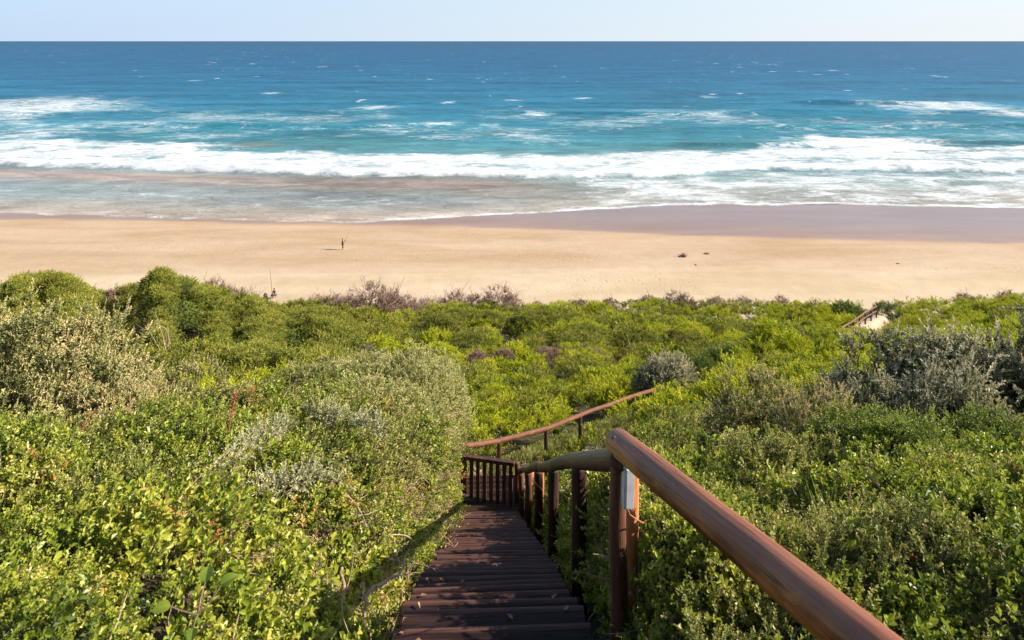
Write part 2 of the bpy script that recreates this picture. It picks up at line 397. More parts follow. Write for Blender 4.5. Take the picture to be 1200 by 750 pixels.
# ------------------------------------------------------------------ beach
by = np.concatenate([np.linspace(66, 150, 260), np.linspace(151, 260, 60)])
bu = np.linspace(-1.35, 1.35, 420)
BU, BYY = np.meshgrid(bu, by); BX = BU * (BYY * 1.0)
BZZ = beach_z(BX, BYY)
dw = BYY - W_line(BX) + 2.2 * fbm(BX / 16, BYY / 6, 3)
wet = smooth(-1.2, 2.2, dw)
sheen = smooth(2, 16, dw)
m, nt = newmat('beach_sand'); b = NB(nt)
ps = b.pos()
n1 = b.noise(b.mapping(ps, (.035, .14, .1)), 1.0, 4, 0.55, 0.6)
n2 = b.noise(ps, 2.3, 5, 0.6)
n3 = b.noise(b.mapping(ps, (.5, 1.6, 1)), 1.0, 4, 0.6)
dry = b.ramp(b.math('ADD', b.math('MULTIPLY', n1, 0.75), b.math('MULTIPLY', n2, 0.25)), [(.36, (0.3172, 0.2153, 0.1308)), (.5, (0.3567, 0.2548, 0.1658)), (.64, (0.3910, 0.2912, 0.1998))])
dry = b.mix(b.attr('pale').outputs['Fac'], dry, b.ramp(n1, [(.36, (0.3749, 0.2856, 0.1820)), (.64, (0.4347, 0.3392, 0.2319))]))
wetc = b.ramp(n1, [(.35, (0.202, 0.125, 0.088)), (.65, (0.240, 0.160, 0.118))])
shc = b.ramp(n1, [(.35, (0.179, 0.132, 0.119)), (.65, (0.207, 0.160, 0.150))])
wc = b.mix(b.attr('sheen').outputs['Fac'], wetc, shc)
c = b.mix(b.attr('wet').outputs['Fac'], dry, wc)
rg = b.mix(b.attr('wet').outputs['Fac'], (.95, .95, .95), (.42, .42, .42))
p = b.princ(Base_Color=c, Roughness=rg)
sp = b.math('ADD', b.math('MULTIPLY', b.attr('wet').outputs['Fac'], 0.35), 0.08); b.l(sp, p.inputs['Specular IOR Level'])
vo = b.n('ShaderNodeTexVoronoi'); vo.inputs['Scale'].default_value = 1.1; b.l(b.mapping(ps, (1, .8, 1)), vo.inputs['Vector'])
trod = b.ramp(b.noise(b.mapping(ps, (.03, .09, .1)), 1.0, 3), [(.48, 0.0), (.6, 1.0)])
feet = b.math('MULTIPLY', b.ramp(vo.outputs['Distance'], [(.12, 0.0), (.3, 1.0)]), trod)
dimple = b.math('ADD', b.math('ADD', b.math('MULTIPLY', n3, 0.5), b.math('MULTIPLY', n2, 0.6)), b.math('MULTIPLY', feet, .45))
dimple = b.math('MULTIPLY', dimple, b.math('SUBTRACT', 1.0, b.attr('wet').outputs['Fac']))
b.l(b.bump(dimple, 0.34, 0.2), p.inputs['Normal'])
b.out(p.outputs[0]); M['sand'] = m
beach = link('beach', grid_mesh('beach', BX, BYY, BZZ, [M['sand']], {'wet': wet, 'sheen': sheen, 'pale': smooth(104, 92, BYY + 7 * fbm(BX / 30, BYY / 7, 3))})); tag(beach, 'wide golden sand beach, darker where the waves have wetted it', 'beach', kind='structure')

# ------------------------------------------------------------------ sea
sy = np.concatenate([np.linspace(120, 420, 430), np.geomspace(421, 2500, 170)[1:], np.geomspace(2500, 90000, 60)[1:]])
su = np.linspace(-1.35, 1.35, 560)
SU, SY = np.meshgrid(su, sy); SX = SU * SY
def sxy(px, py):
    y = H * F / (py - 48); return (px - 600) / F * y, y
dS = SY - S_line(SX) + 1.6 * fbm(SX / 9, SY * 0 + 1, 3)        # metres seaward of the swash edge
Bl = B_line(SX) + 3.0 * fbm(SX / 14, SY * 0 + 4, 3); Tl = T_line(SX) + 9 * fbm(SX / 16, SY * 0 + 9, 3)
main = smooth(-2, 1.5, SY - Bl) * smooth(7, -9, SY - Tl)
front = np.exp(-((SY - Bl - 3) / 5.0) ** 2)
foam = 0.86 * main + 0.55 * main * fbm(SX / 13, SY / 5, 4) + .35 * front * main
rightw = smooth(2, 26, SX)                                     # foam carpet of the spent wave, right hand side
carpet = rightw * smooth(-0.5, 3, dS) * smooth(3, -6, SY - Bl)
foam = np.maximum(foam, carpet * (0.49 + 0.12 * smooth(20, 70, SX) + 0.75 * fbm(SX / 11 + 7, SY / 6, 4)))
# thin line of foam along the edge of the swash
edge = np.exp(-((dS - 1.0) / 1.0) ** 2) * (0.40 + 0.4 * smooth(-40, 30, SX)) + np.exp(-((dS - 3) / 2.5) ** 2) * 0.3
foam = np.maximum(foam, edge)
e2 = SY - (S_line(SX) + 13 + 4 * fbm(SX / 20, SY * 0 + 20, 3) - 0.05 * SX)
foam = np.maximum(foam, np.exp(-(e2 / 1.2) ** 2) * 0.46 * smooth(40, -30, SX))
lace = smooth(1, 6, dS) * smooth(-2, -14, SY - Bl) * (1 - rightw)
foam = np.maximum(foam, lace * (0.17 + 0.34 * fbm(SX / 18, SY / 7 + 3, 3)))
def blob(px, py, rx, ry, a, tilt=0.0):
    x0, y0 = sxy(px, py); sx = rx / F * y0; syy = ry * y0 * y0 / (F * H)
    dx = (SX - x0) / sx; dy = (SY - y0 + tilt * (SX - x0)) / syy
    dx = dx + 0.5 * fbm(SX / (sx * .5), SY / (syy * .8), 3); dy = dy + 0.9 * fbm(SX / (sx * .4) + 9, SY / (syy * .8), 3)
    return a * np.exp(-(dx * dx + dy * dy))
for q in [(40, 128, 95, 9, .85, 0), (-60, 130, 90, 12, .8, 0), (110, 124, 40, 4, .6, 0), (60, 150, 70, 5, .62, .25), (150, 146, 75, 5, .62, .2), (250, 138, 90, 6, .60, .1), (360, 140, 70, 8, .50, -.2),
          (20, 160, 60, 5, .8, 0), (440, 126, 26, 3, .75, 0), (318, 110, 12, 1.6, 1.0, 0), (627, 134, 20, 2.2, .9, 0), (610, 156, 60, 7, .55, .1), (520, 160, 70, 4, .5, -.2),
          (700, 145, 70, 4, .52, -.3), (800, 138, 110, 5, .5, -.3), (880, 143, 80, 3.5, .52, -.3), (1120, 126, 75, 5, .85, -.35), (1190, 133, 60, 5, .7, -.3), (1040, 121, 50, 2.5, .6, 0),
          (470, 152, 70, 5, .48, -.2), (240, 160, 60, 3, .6, 0), (650, 165, 40, 3, .5, 0), (940, 150, 60, 3, .45, -.3), (600, 118, 14, 1.4, .75, 0), (683, 115, 12, 1.3, .75, 0), (832, 114, 14, 1.2, .55, 0), (230, 95, 9, 1, .8, 0), (525, 121, 10, 1.2, .75, 0), (1180, 158, 60, 4, .45, 0),
          (200, 172, 62, 3.0, 1.4, 0), (1030, 167, 90, 5, 1.0, 0), (970, 163, 40, 3.5, 1.1, 0)]:
    foam = np.maximum(foam, blob(q[0], q[1], q[2] * (1.15 if q[2] > 30 else 1), q[3] * (1.5 if q[2] > 30 else 1), q[4] * (.92 if q[2] > 30 else .9), q[5]))
back = smooth(215, 245, SY) * smooth(420, 300, SY)
foam = np.maximum(foam, back * np.clip(.18 + .5 * fbm(SX / 34 + 5, SY / 20, 4), 0, .5))
foam = np.where(dS < 0, 0, foam)
# swell: long-crested ridges, a breaker rearing just behind the white water
Z = 0.02 + 0 * SX
for (py, amp, wdt, ph) in [(169, 1.7, 5, 1), (147, 1.6, 8, 2), (133, 1.3, 10, 3), (121, 1.2, 13, 4), (111, 0.8, 18, 5), (103, .8, 22, 6), (97, .8, 26, 7)]:
    y0 = H * F / (py - 48) + 16 * fbm(SX / 75 + ph * 9, SY * 0 + ph, 2) 
    a = amp * np.clip(0.65 + 1.3 * fbm(SX / 60 + ph * 3, SY * 0 + 5 + ph, 2), 0.1, 1.4)
    t = SY - y0; Z += a * np.exp(-(t / np.where(t < 0, wdt * 0.45, wdt)) ** 2)
Z += main * 0.45 * (0.6 + fbm(SX / 5, SY / 4, 3)) + 0.8 * front * smooth(-1, 1, SY - Bl)
Z += 0.35 * smooth(230, 320, SY) * fbm(SX / 14, SY / 7, 3) * smooth(2600, 600, SY)
Z = Z * smooth(2, 30, dS) 
film = np.clip(beach_z(SX, SY), -5, 1)
Z = np.where(SY < 210, np.maximum(Z, film + 0.02 + 0.03 * smooth(0, 3, dS)), Z)
Z = np.where(dS < 0, beach_z(SX, SY) - 0.06 - 0.02 * np.clip(-dS, 0, 40), Z)
# water colour: sandy shallows -> teal -> deep blue, view-angle darkening toward the horizon painted in
stops_y = [118, 132, 150, 165, 182, 205, 235, 290, 380, 560, 1000, 2600, 9000, 90000]
stops_c = np.array([(0.2804, 0.2169, 0.1686), (0.2804, 0.2270, 0.1778), (0.2173, 0.2219, 0.1962), (0.1638, 0.2139, 0.2083), (0.1240, 0.2057, 0.2231), (0.0780, 0.1756, 0.1937), (0.0310, 0.1365, 0.1722), (0.0220, 0.1264, 0.1800), (0.0160, 0.1054, 0.1722), (0.0100, 0.0833, 0.1526), (0.0070, 0.0662, 0.1361), (0.0060, 0.0562, 0.1223), (0.0060, 0.0502, 0.1046), (0.0060, 0.0422, 0.0890)])
ys2 = SY + 12 * fbm(SX / 40, SY / 14, 3) * smooth(600, 200, SY) - 26 * smooth(0, 60, SX) * smooth(150, 140, SY) * 0
wcol = np.stack([np.interp(np.log(ys2), np.log(stops_y), stops_c[:, i]) for i in range(3)], -1)
# exposed wet sand streak behind the bore (left) and silt stirred up in the wave face
x0, y0 = sxy(250, 204)
silt = np.exp(-((SY - (Bl - 9)) / 8) ** 2) * smooth(20, -10, SX)
wcol = wcol * (1 - .75 * silt[..., None]) + np.array((.30, .212, .172)) * .7 * silt[..., None]
gl = np.exp(-((SY - (Bl - 26)) / 9) ** 2) * smooth(30, -20, SX)
wcol = wcol * (1 - .55 * gl[..., None]) + np.array((.175, .22, .235)) * .5 * gl[..., None]
x0, y0 = sxy(300, 170)
s3 = np.exp(-((SX - x0) / 8) ** 2 - ((SY - y0) / 6) ** 2)
wcol = wcol * (1 - .7 * s3[..., None]) + np.array((.20, .19, .12)) * .7 * s3[..., None]
x0, y0 = sxy(410, 166)
s4 = np.exp(-((SX - x0) / 20) ** 2 - ((SY - y0) / 8) ** 2)
wcol = wcol * (1 - .5 * s4[..., None]) + np.array((.05, .20, .19)) * .5 * s4[..., None]
# aerated water round the foam
aer = smooth(.15, .6, foam) * smooth(190, 225, SY)
wcol = wcol * (1 - .5 * aer[..., None]) + np.array((.06, .19, .22)) * .5 * aer[..., None]

m, nt = newmat('sea_water'); b = NB(nt)
ps = b.pos()
fa = b.attr('foam').outputs['Fac']
f1 = b.noise(b.mapping(ps, (.085, .20, .1)), 1.0, 9, 0.72, 1.4)
f2 = b.noise(b.mapping(ps, (.34, .55, .3)), 1.0, 6, 0.7, 1.6)
fn = b.math('ADD', b.math('MULTIPLY', f1, 0.62), b.math('MULTIPLY', f2, 0.38))
ff = b.math('ADD', fa, b.math('MULTIPLY', b.math('SUBTRACT', fn, 0.5), 3.1))
fmask = b.ramp(ff, [(.32, 0.0), (.5, .22), (.68, .58), (.98, 1.0)])
fmask = b.math('MULTIPLY', fmask, b.ramp(fa, [(.05, 0.0), (.2, 1.0)]))
# whitecaps far out
caps = b.noise(b.mapping(ps, (.050, .022, .1)), 1.0, 3, 0.6)
caps2 = b.noise(b.mapping(ps, (.004, .003, .01)), 1.0, 2, 0.5)
cm = b.ramp(b.math('ADD', caps, b.math('MULTIPLY', b.math('SUBTRACT', caps2, .5), .22)), [(.672, 0.0), (.72, .85)])
sepy = b.n('ShaderNodeSeparateXYZ'); b.l(ps, sepy.inputs[0])
farm = b.ramp(b.math('DIVIDE', sepy.outputs['Y'], 10000.0), [(.022, 0.0), (.04, 1.0), (.30, .8), (.5, 0.0)])
cm = b.math('MULTIPLY', cm, farm)
fmask = b.math('MAXIMUM', fmask, cm)
wv = b.noise(b.mapping(ps, (.10, .26, .1), (0, 0, .06)), 1.0, 7, 0.62, .5)
wv2 = b.noise(b.mapping(ps, (.010, .035, .1), (0, 0, -.03)), 1.0, 5, 0.6, .4)
wcn = b.attr('wcol').outputs['Color']
tone = b.math('ADD', b.math('MULTIPLY', wv, 0.75), b.math('MULTIPLY', wv2, 0.75))
tone = b.ramp(tone, [(.52, .55), (.75, 1.0), (.96, 1.5)])
tn = b.n('ShaderNodeVectorMath', operation='MULTIPLY'); b.l(wcn, tn.inputs[0]); b.l(tone, tn.inputs[1])
p = b.princ(Base_Color=tn.outputs[0], Roughness=0.4); p.inputs['Specular IOR Level'].default_value = 0.03
b.l(b.bump(b.math('ADD', wv, b.math('MULTIPLY', f2, .4)), 0.7, 1.1), p.inputs['Normal'])
fcol = b.ramp(fn, [(.36, (.30, .335, .37)), (.47, (.44, .46, .475)), (.62, (.57, .575, .58))])
pf = b.princ(Base_Color=fcol, Roughness=0.9); pf.inputs['Specular IOR Level'].default_value = 0.1
b.l(b.bump(fn, 0.55, 0.8), pf.inputs['Normal'])
mx = b.n('ShaderNodeMixShader'); b.l(fmask, mx.inputs[0]); b.l(p.outputs[0], mx.inputs[1]); b.l(pf.outputs[0], mx.inputs[2])
b.out(mx.outputs[0]); M['sea'] = m
sea = link('sea', grid_mesh('sea', SX, SY, Z, [M['sea']], {'foam': foam, 'wcol': wcol}))
tag(sea, 'blue sea with lines of white breakers rolling onto the beach', 'sea', kind='structure')

# ------------------------------------------------------------------ plants: leaf builders
def unit(a): return a / np.maximum(np.linalg.norm(a, axis=-1, keepdims=True), 1e-9)
class Plant:
    """collects leaves (6-vert folded blades) and twigs (3-sided tubes) as numpy arrays"""
    def __init__(s): s.V = []; s.F = []; s.L = []; s.MI = []; s.T = []; s.n = 0
    def add(s, V, F, k, mi, t):
        s.V.append(V.reshape(-1, 3)); s.F.append((F + s.n).ravel()); s.L.append(np.full(F.shape[0], k)); s.MI.append(np.full(F.shape[0], mi)); s.T.append(t); s.n += V.reshape(-1, 3).shape[0]
    def leaves(s, Pp, D, N, L, W, tint, mi=0, fold=0.25, shape=(.35, .32, .75, .5)):
        n = len(Pp); D = unit(D); S = unit(np.cross(D, N)); N2 = np.cross(S, D)
        L = np.broadcast_to(np.asarray(L, float), n)[:, None]; W = np.broadcast_to(np.asarray(W, float), n)[:, None]
        p1, w1, p2, w2 = shape
        lift = N2 * W * fold
        pts = np.stack([Pp, Pp + D * L * p1 + S * W * w1 + lift, Pp + D * L * p2 + S * W * w2 + lift, Pp + D * L - N2 * L * .12,
                        Pp + D * L * p2 - S * W * w2 + lift, Pp + D * L * p1 - S * W * w1 + lift], 1)
        base = (np.arange(n) * 6)[:, None]
        F = np.concatenate([base + np.array([[0, 1, 2, 3]]), base + np.array([[0, 3, 4, 5]])], 1).reshape(-1, 4)
        s.add(pts, F, 4, mi, np.repeat(np.broadcast_to(tint, n), 6))
    def blades(s, Pp, D, N, L, W, tint, mi=0):      # thin 4-vert needles
        n = len(Pp); D = unit(D); S = unit(np.cross(D, N))
        L = np.broadcast_to(np.asarray(L, float), n)[:, None]; W = np.broadcast_to(np.asarray(W, float), n)[:, None]
        pts = np.stack([Pp, Pp + D * L * .5 + S * W * .5, Pp + D * L, Pp + D * L * .5 - S * W * .5], 1)
        F = (np.arange(n) * 4)[:, None] + np.array([[0, 1, 2, 3]])
        s.add(pts, F, 4, mi, np.repeat(np.broadcast_to(tint, n), 4))
    def tube(s, pts, r0, r1, mi=1, k=4, tint=0.5):
        pts = np.asarray(pts, float); n = len(pts)
        t = np.gradient(pts, axis=0); t = unit(t)
        ref = np.where(np.abs(t[:, 2:3]) > .8, np.array([[1., 0, 0]]), np.array([[0, 0, 1.]]))
        a = unit(np.cross(t, ref)); bb = np.cross(t, a)
        rr = np.linspace(r0, r1, n)[:, None, None]
        an = np.arange(k) * 2 * PI / k
        ring = pts[:, None, :] + rr * (np.cos(an)[None, :, None] * a[:, None, :] + np.sin(an)[None, :, None] * bb[:, None, :])
        i = np.arange(n - 1)[:, None] * k; j = np.arange(k)[None, :]; j2 = (j + 1) % k
        F = np.stack([i + j, i + j2, i + k + j2, i + k + j], -1).reshape(-1, 4)
        s.add(ring, F, 4, mi, np.full(n * k, tint))
    def arr(s):
        return dict(V=np.concatenate(s.V), F=np.concatenate(s.F), L=np.concatenate(s.L), MI=np.concatenate(s.MI), T=np.concatenate(s.T))
    def mesh(s, name, mats):
        a = s.arr(); return mesh_np(name, a['V'], a['F'], a['L'], mats, a['MI'], {'tint': a['T']})

def curve(g, n, length, d0, bend=0.3, wob=0.08):
    d = np.array(d0, float); d /= np.linalg.norm(d); p = np.zeros(3); out = [p.copy()]
    drift = g.normal(0, bend, 3) / n
    for i in range(n):
        d = d + drift + g.normal(0, wob, 3) / n ** .5; d /= np.linalg.norm(d)
        p = p + d * length / n; out.append(p.copy())
    return np.array(out)

def leafy_shoot(pl, g, base, d0, length, nleaf, ll, lw, ang=60, tip=1.0, tubes=True, tint0=.15, tint1=.85, mi=0, smi=1, shape=(.35, .32, .75, .5), bend=.5, jit=.15, start=.1):
    c = curve(g, 6, length, d0, bend) + base
    if tubes: pl.tube(c, .0022 * (length / .25) ** .5 * 1.2, .0008, smi, 3)
    t = np.linspace(start, 1, nleaf) ** .9
    idx = t * 6; i = np.clip(idx.astype(int), 0, 5); f = (idx - i)[:, None]
    pos = c[i] * (1 - f) + c[i + 1] * f; tan = unit(c[i + 1] - c[i])
    ref = unit(np.cross(tan, np.array([.3, .9, .2]))); bn = np.cross(tan, ref)
    az = np.arange(nleaf) * 2.4 + g.uniform(0, 6) + g.normal(0, .3, nleaf)
    rad = np.cos(az)[:, None] * ref + np.sin(az)[:, None] * bn
    an = np.radians(ang * (1 - .45 * t) + g.normal(0, 12, nleaf))[:, None]
    D = tan * np.cos(an) + rad * np.sin(an) + g.normal(0, jit, (nleaf, 3))
    N = tan * np.sin(an) - rad * np.cos(an) + np.array([0, 0, .4])
    sz = (1 - .5 * t ** 2 * tip) * g.uniform(.7, 1.25, nleaf)
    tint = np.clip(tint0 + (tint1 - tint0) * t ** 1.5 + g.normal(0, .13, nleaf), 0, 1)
    pl.leaves(pos, D, N, ll * sz, lw * sz, tint, mi, shape=shape)
    return c

def sprig(seed, length, shoots, nleaf, ll, lw, ang=60, shape=(.35, .32, .75, .5), spread=.7, **k):
    g = np.random.default_rng(seed); pl = Plant()
    c = leafy_shoot(pl, g, np.zeros(3), (g.normal(0, .15), g.normal(0, .15), 1), length, nleaf, ll, lw, ang, shape=shape, **k)
    for q in range(shoots):
        t = g.uniform(.1, .75); b0 = c[int(t * 6)]
        az = g.uniform(0, 2 * PI); d = np.array([np.cos(az) * spread, np.sin(az) * spread, g.uniform(.45, 1)])
        leafy_shoot(pl, g, b0, d, length * g.uniform(.35, .7) , max(5, int(nleaf * .65)), ll * .9, lw * .9, ang, shape=shape, **k)
    return pl

def plume(seed, h, n, ll, lw, lean=.25):
    """feathery heath plume: upright fans of fine needles"""
    g = np.random.default_rng(seed); pl = Plant()
    ns = 7
    for q in range(ns):
        az = g.uniform(0, 2 * PI); l = g.uniform(0, 1) * lean * 2
        hh = h * g.uniform(.6, 1.1)
        c = curve(g, 5, hh, (np.cos(az) * l, np.sin(az) * l, 1), .35) + np.array([np.cos(az), np.sin(az), 0]) * g.uniform(0, .25) * h
        if q < 4: pl.tube(c, .004, .0012, 1, 3)
        m_ = n // ns
        t = g.uniform(.15, 1, m_); idx = t * 5; i = np.clip(idx.astype(int), 0, 4); f = (idx - i)[:, None]
        pos = c[i] * (1 - f) + c[i + 1] * f; tan = unit(c[i + 1] - c[i])
        a2 = g.uniform(0, 2 * PI, m_); rad = np.stack([np.cos(a2), np.sin(a2), 0 * a2], 1)
        D = tan * .8 + rad * g.uniform(.2, .8, m_)[:, None]
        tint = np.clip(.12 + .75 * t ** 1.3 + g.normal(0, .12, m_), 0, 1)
        pl.blades(pos, D, g.normal(0, 1, (m_, 3)), ll * g.uniform(.6, 1.3, m_), lw, tint)
    return pl

def merge(arrs, xf, tadd=None):
    """combine plant arrays with 4x4-ish transforms (R(3,3), t(3), s)"""
    V = []; Fv = []; L = []; MI = []; T = []; n = 0
    for q, (a, (Rm, t, s)) in enumerate(zip(arrs, xf)):
        V.append((a['V'] * s) @ Rm.T + t); Fv.append(a['F'] + n); L.append(a['L']); MI.append(a['MI'])
        T.append(np.clip(a['T'] + (0 if tadd is None else tadd[q]), 0, 1)); n += len(a['V'])
    return dict(V=np.concatenate(V), F=np.concatenate(Fv), L=np.concatenate(L), MI=np.concatenate(MI), T=np.concatenate(T))

def rot_to(nrm, spin):
    z = np.array(nrm, float); z /= np.linalg.norm(z)
    x = np.cross([0, 1, .01], z); x /= np.linalg.norm(x); y = np.cross(z, x)
    c, s_ = math.cos(spin), math.sin(spin)
    return np.stack([x * c + y * s_, -x * s_ + y * c, z], 1)

def dome(seed, sprigs, count, rx, rz, lump=.25, up=.55, inner=.3, smin=.8, smax=1.25, sink=.12):
    """a shrub: sprigs planted through the shell of an uneven dome of radius rx, height rz"""
    g = np.random.default_rng(seed); A = []; X = []; TA = []
    lob = [(unit(g.normal(0, 1, 3) + [0, 0, .6]), g.uniform(.6, 1.4)) for _ in range(7)]
    for q in range(count):
        v = g.normal(0, 1, 3); v[2] = abs(v[2]) * 1.1 - .25; v /= np.linalg.norm(v)
        r = 1 + lump * sum(w * max(0, (v @ l) - .55) for l, w in lob) - .12 + g.normal(0, .05)
        depth = g.uniform(0, 1) ** 2 * inner
        pos = v * np.array([rx, rx, rz]) * r * (1 - depth) - v * sink * min(1, rx)
        d = v * (1 - up) + np.array([0, 0, up]) + g.normal(0, .24, 3)
        A.append(sprigs[g.integers(len(sprigs))]); X.append((rot_to(d, g.uniform(0, 6.28)), pos, g.uniform(smin, smax)))
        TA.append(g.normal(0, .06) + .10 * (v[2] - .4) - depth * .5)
    return merge(A, X, TA)

def arr_mesh(name, a, mats):
    return mesh_np(name, a['V'], a['F'], a['L'], mats, a['MI'], {'tint': a['T']})

def split_mesh(name, a, mats):
    """leaves and twigs of a shrub as two meshes"""
    out = []
    ls = np.concatenate([[0], np.cumsum(a['L'])[:-1]])
    for mi in (0, 1):
        f = np.where(a['MI'] == mi)[0]
        if len(f) == 0: out.append(None); continue
        idx = np.concatenate([a['F'][ls[f] + k][:, None] for k in range(4)], 1)
        u, inv = np.unique(idx, return_inverse=True)
        out.append(mesh_np(name + ('_leaves' if mi == 0 else '_twigs'), a['V'][u], inv.ravel(), np.full(len(f), 4), [mats[mi]], None, {'tint': a['T'][u]}))
    return out

def branch_frame(seed, rx, rz, n=9, r=.02, mi=1):
    g = np.random.default_rng(seed); pl = Plant()
    for q in range(n):
        az = g.uniform(0, 6.28); l = g.uniform(.2, .9)
        c = curve(g, 6, rz * g.uniform(.7, 1.0), (np.cos(az) * l * rx / rz, np.sin(az) * l * rx / rz, 1), .4)
        pl.tube(c - np.array([0, 0, .08]), r, r * .3, mi, 5)
        for k in range(2):
            b0 = c[g.integers(2, 5)]; az2 = g.uniform(0, 6.28)
            pl.tube(curve(g, 4, rz * .35, (np.cos(az2), np.sin(az2), .8), .4) + b0 - np.array([0, 0, .08]), r * .5, r * .15, mi, 4)
    return pl

def twig_bush(seed, h, w, n0=14, lev=3, r=.012, mi=0):
    """leafless shrub of finely divided twigs"""
    g = np.random.default_rng(seed); pl = Plant()
    def grow(b0, d, ln, rad, lv):
        c = curve(g, 4, ln, d, .5, .1) + b0
        pl.tube(c, rad, rad * .55, mi, 3, g.uniform(.2, .8))
        if lv == 0: return
        for k in range(3 if lv > 1 else 4):
            b1 = c[g.integers(2, 5)]; dd = unit(c[-1] - c[-2]) + g.normal(0, .55, 3); dd[2] += .15
            grow(b1, dd, ln * g.uniform(.5, .75), rad * .6, lv - 1)
    for q in range(n0):
        az = g.uniform(0, 6.28); l = g.uniform(0, 1) * w / h
        grow(np.array([np.cos(az), np.sin(az), 0]) * .1 * w, (np.cos(az) * l, np.sin(az) * l, 1), h * g.uniform(.4, .6), r, lev)
    return pl

# sprig libraries ------------------------------------------------------------
OB = (.30, .38, .70, .46)       # obovate
LN = (.3, .42, .65, .4)        # lanceolate
sp_leaf = [sprig(10 + i, .22, 4, 13, .046, .029, 74, OB, tip=.35, tint0=.1, start=.3) for i in range(5)]
sp_small = [sprig(30 + i, .24, 6, 24, .025, .015, 72, OB, tip=.3, tint0=.1, start=.22) for i in range(5)]
sp_big = [sprig(50 + i, .22, 2, 9, .062, .036, 66, OB) for i in range(3)]
sp_silver = [sprig(70 + i, .36, 5, 26, .044, .026, 58, OB, spread=.6, tint0=.05, tint1=1.0, start=.2) for i in range(5)]
sp_dark = [sprig(90 + i, .3, 5, 17, .046, .026, 60, OB) for i in range(4)]
pl_heath = [plume(110 + i, .40, 230, .065, .016, .42) for i in range(6)]
pl_dense = [plume(130 + i, .40, 240, .06, .018, .55) for i in range(6)]
A = lambda L: [p.arr() for p in L]

# stuff scattering with geometry nodes -----------------------------------------
def scatter(name, meshes, pts, rots, scl, idx, label, cat):
    lib = bpy.data.collections.new(name + '_kinds')
    for k, me in enumerate(meshes):
        o = bpy.data.objects.new('%s_kind_%02d' % (name, k), me); lib.objects.link(o)
    me = bpy.data.meshes.new(name)
    me.vertices.add(len(pts)); me.vertices.foreach_set('co', np.asarray(pts, np.float32).ravel())
    a = me.attributes.new('rot', 'FLOAT_VECTOR', 'POINT'); a.data.foreach_set('vector', np.asarray(rots, np.float32).ravel())
    a = me.attributes.new('scl', 'FLOAT', 'POINT'); a.data.foreach_set('value', np.asarray(scl, np.float32))
    a = me.attributes.new('idx', 'INT', 'POINT'); a.data.foreach_set('value', np.asarray(idx, np.int32))
    o = link(name, me); tag(o, label, cat, kind='stuff')
    ng = bpy.data.node_groups.new(name, 'GeometryNodeTree')
    ng.interface.new_socket('Geometry', in_out='INPUT', socket_type='NodeSocketGeometry')
    ng.interface.new_socket('Geometry', in_out='OUTPUT', socket_type='NodeSocketGeometry')
    N = ng.nodes.new; gi = N('NodeGroupInput'); go = N('NodeGroupOutput')
    ci = N('GeometryNodeCollectionInfo'); ci.inputs['Collection'].default_value = lib
    ci.inputs['Separate Children'].default_value = True; ci.inputs['Reset Children'].default_value = True
    iop = N('GeometryNodeInstanceOnPoints'); iop.inputs['Pick Instance'].default_value = True
    def na(nm, ty):
        x = N('GeometryNodeInputNamedAttribute'); x.data_type = ty; x.inputs['Name'].default_value = nm
        return [q for q in x.outputs if q.enabled and q.name == 'Attribute'][0]
    e = N('FunctionNodeEulerToRotation'); l = ng.links.new
    l(na('rot', 'FLOAT_VECTOR'), e.inputs[0]); l(e.outputs[0], iop.inputs['Rotation'])
    l(na('scl', 'FLOAT'), iop.inputs['Scale']); l(na('idx', 'INT'), iop.inputs['Instance Index'])
    l(gi.outputs[0], iop.inputs['Points']); l(ci.outputs[0], iop.inputs['Instance']); l(iop.outputs[0], go.inputs[0])
    md = o.modifiers.new('scatter', 'NODES'); md.node_group = ng
    return o

def sample_ground(n, region, dens, g):
    """n trial points on the hillside; dens(X,Y)->0..1 keeps; returns points + normals (area-weighted on the real slope)"""
    x0, x1, y0, y1 = region
    X = g.uniform(x0, x1, n); Y = g.uniform(y0, y1, n)
    e = .06
    zx = (ground_z(X + e, Y) - ground_z(X - e, Y)) / (2 * e); zy = (ground_z(X, Y + e) - ground_z(X, Y - e)) / (2 * e)
    area = np.sqrt(1 + np.minimum(zx ** 2 + zy ** 2, 9))
    keep = g.random(n) < dens(X, Y) * area / 3.2
    X = X[keep]; Y = Y[keep]; nr = unit(np.stack([-zx[keep], -zy[keep], np.ones(keep.sum())], 1))
    return X, Y, ground_z(X, Y), nr

def euler_from_dir(D, spin):
    D = unit(D); th = np.arccos(np.clip(D[:, 2], -1, 1)); ph = np.arctan2(D[:, 1], D[:, 0])
    # R = Rz(ph) Ry(th) Rz(spin)  -> XYZ euler
    cp, sp_, ct, st, cs, ss = np.cos(ph), np.sin(ph), np.cos(th), np.sin(th), np.cos(spin), np.sin(spin)
    r20 = -st * cs; r21 = st * ss; r22 = ct
    r10 = sp_ * ct * cs + cp * ss; r00 = cp * ct * cs - sp_ * ss
    return np.stack([np.arctan2(r21, r22), np.arcsin(np.clip(-r20, -1, 1)), np.arctan2(r10, r00)], 1)

def corridor(X, Y, l=.06, r=.19):      # 1 = free of the stairs and path
    inside = (X > stair_L(Y) - l) & (X < stair_R(Y) + r) & (Y < 14.6)
    pd, _ = path_dist(X, Y)
    return np.where(inside | ((pd < .62) & (Y > 13.4)), 0.0, 1.0)

def in_view(X, Y, mpx=220):
    px = 600 + F * X / np.maximum(Y, .5); return ((px > -mpx) & (px < 1200 + mpx) & (Y > 1.0)) | ((Y <= 2.2) & (np.abs(X) < 5.5))
def pxof(X, Y): return 600 + F * X / np.maximum(Y, .5)

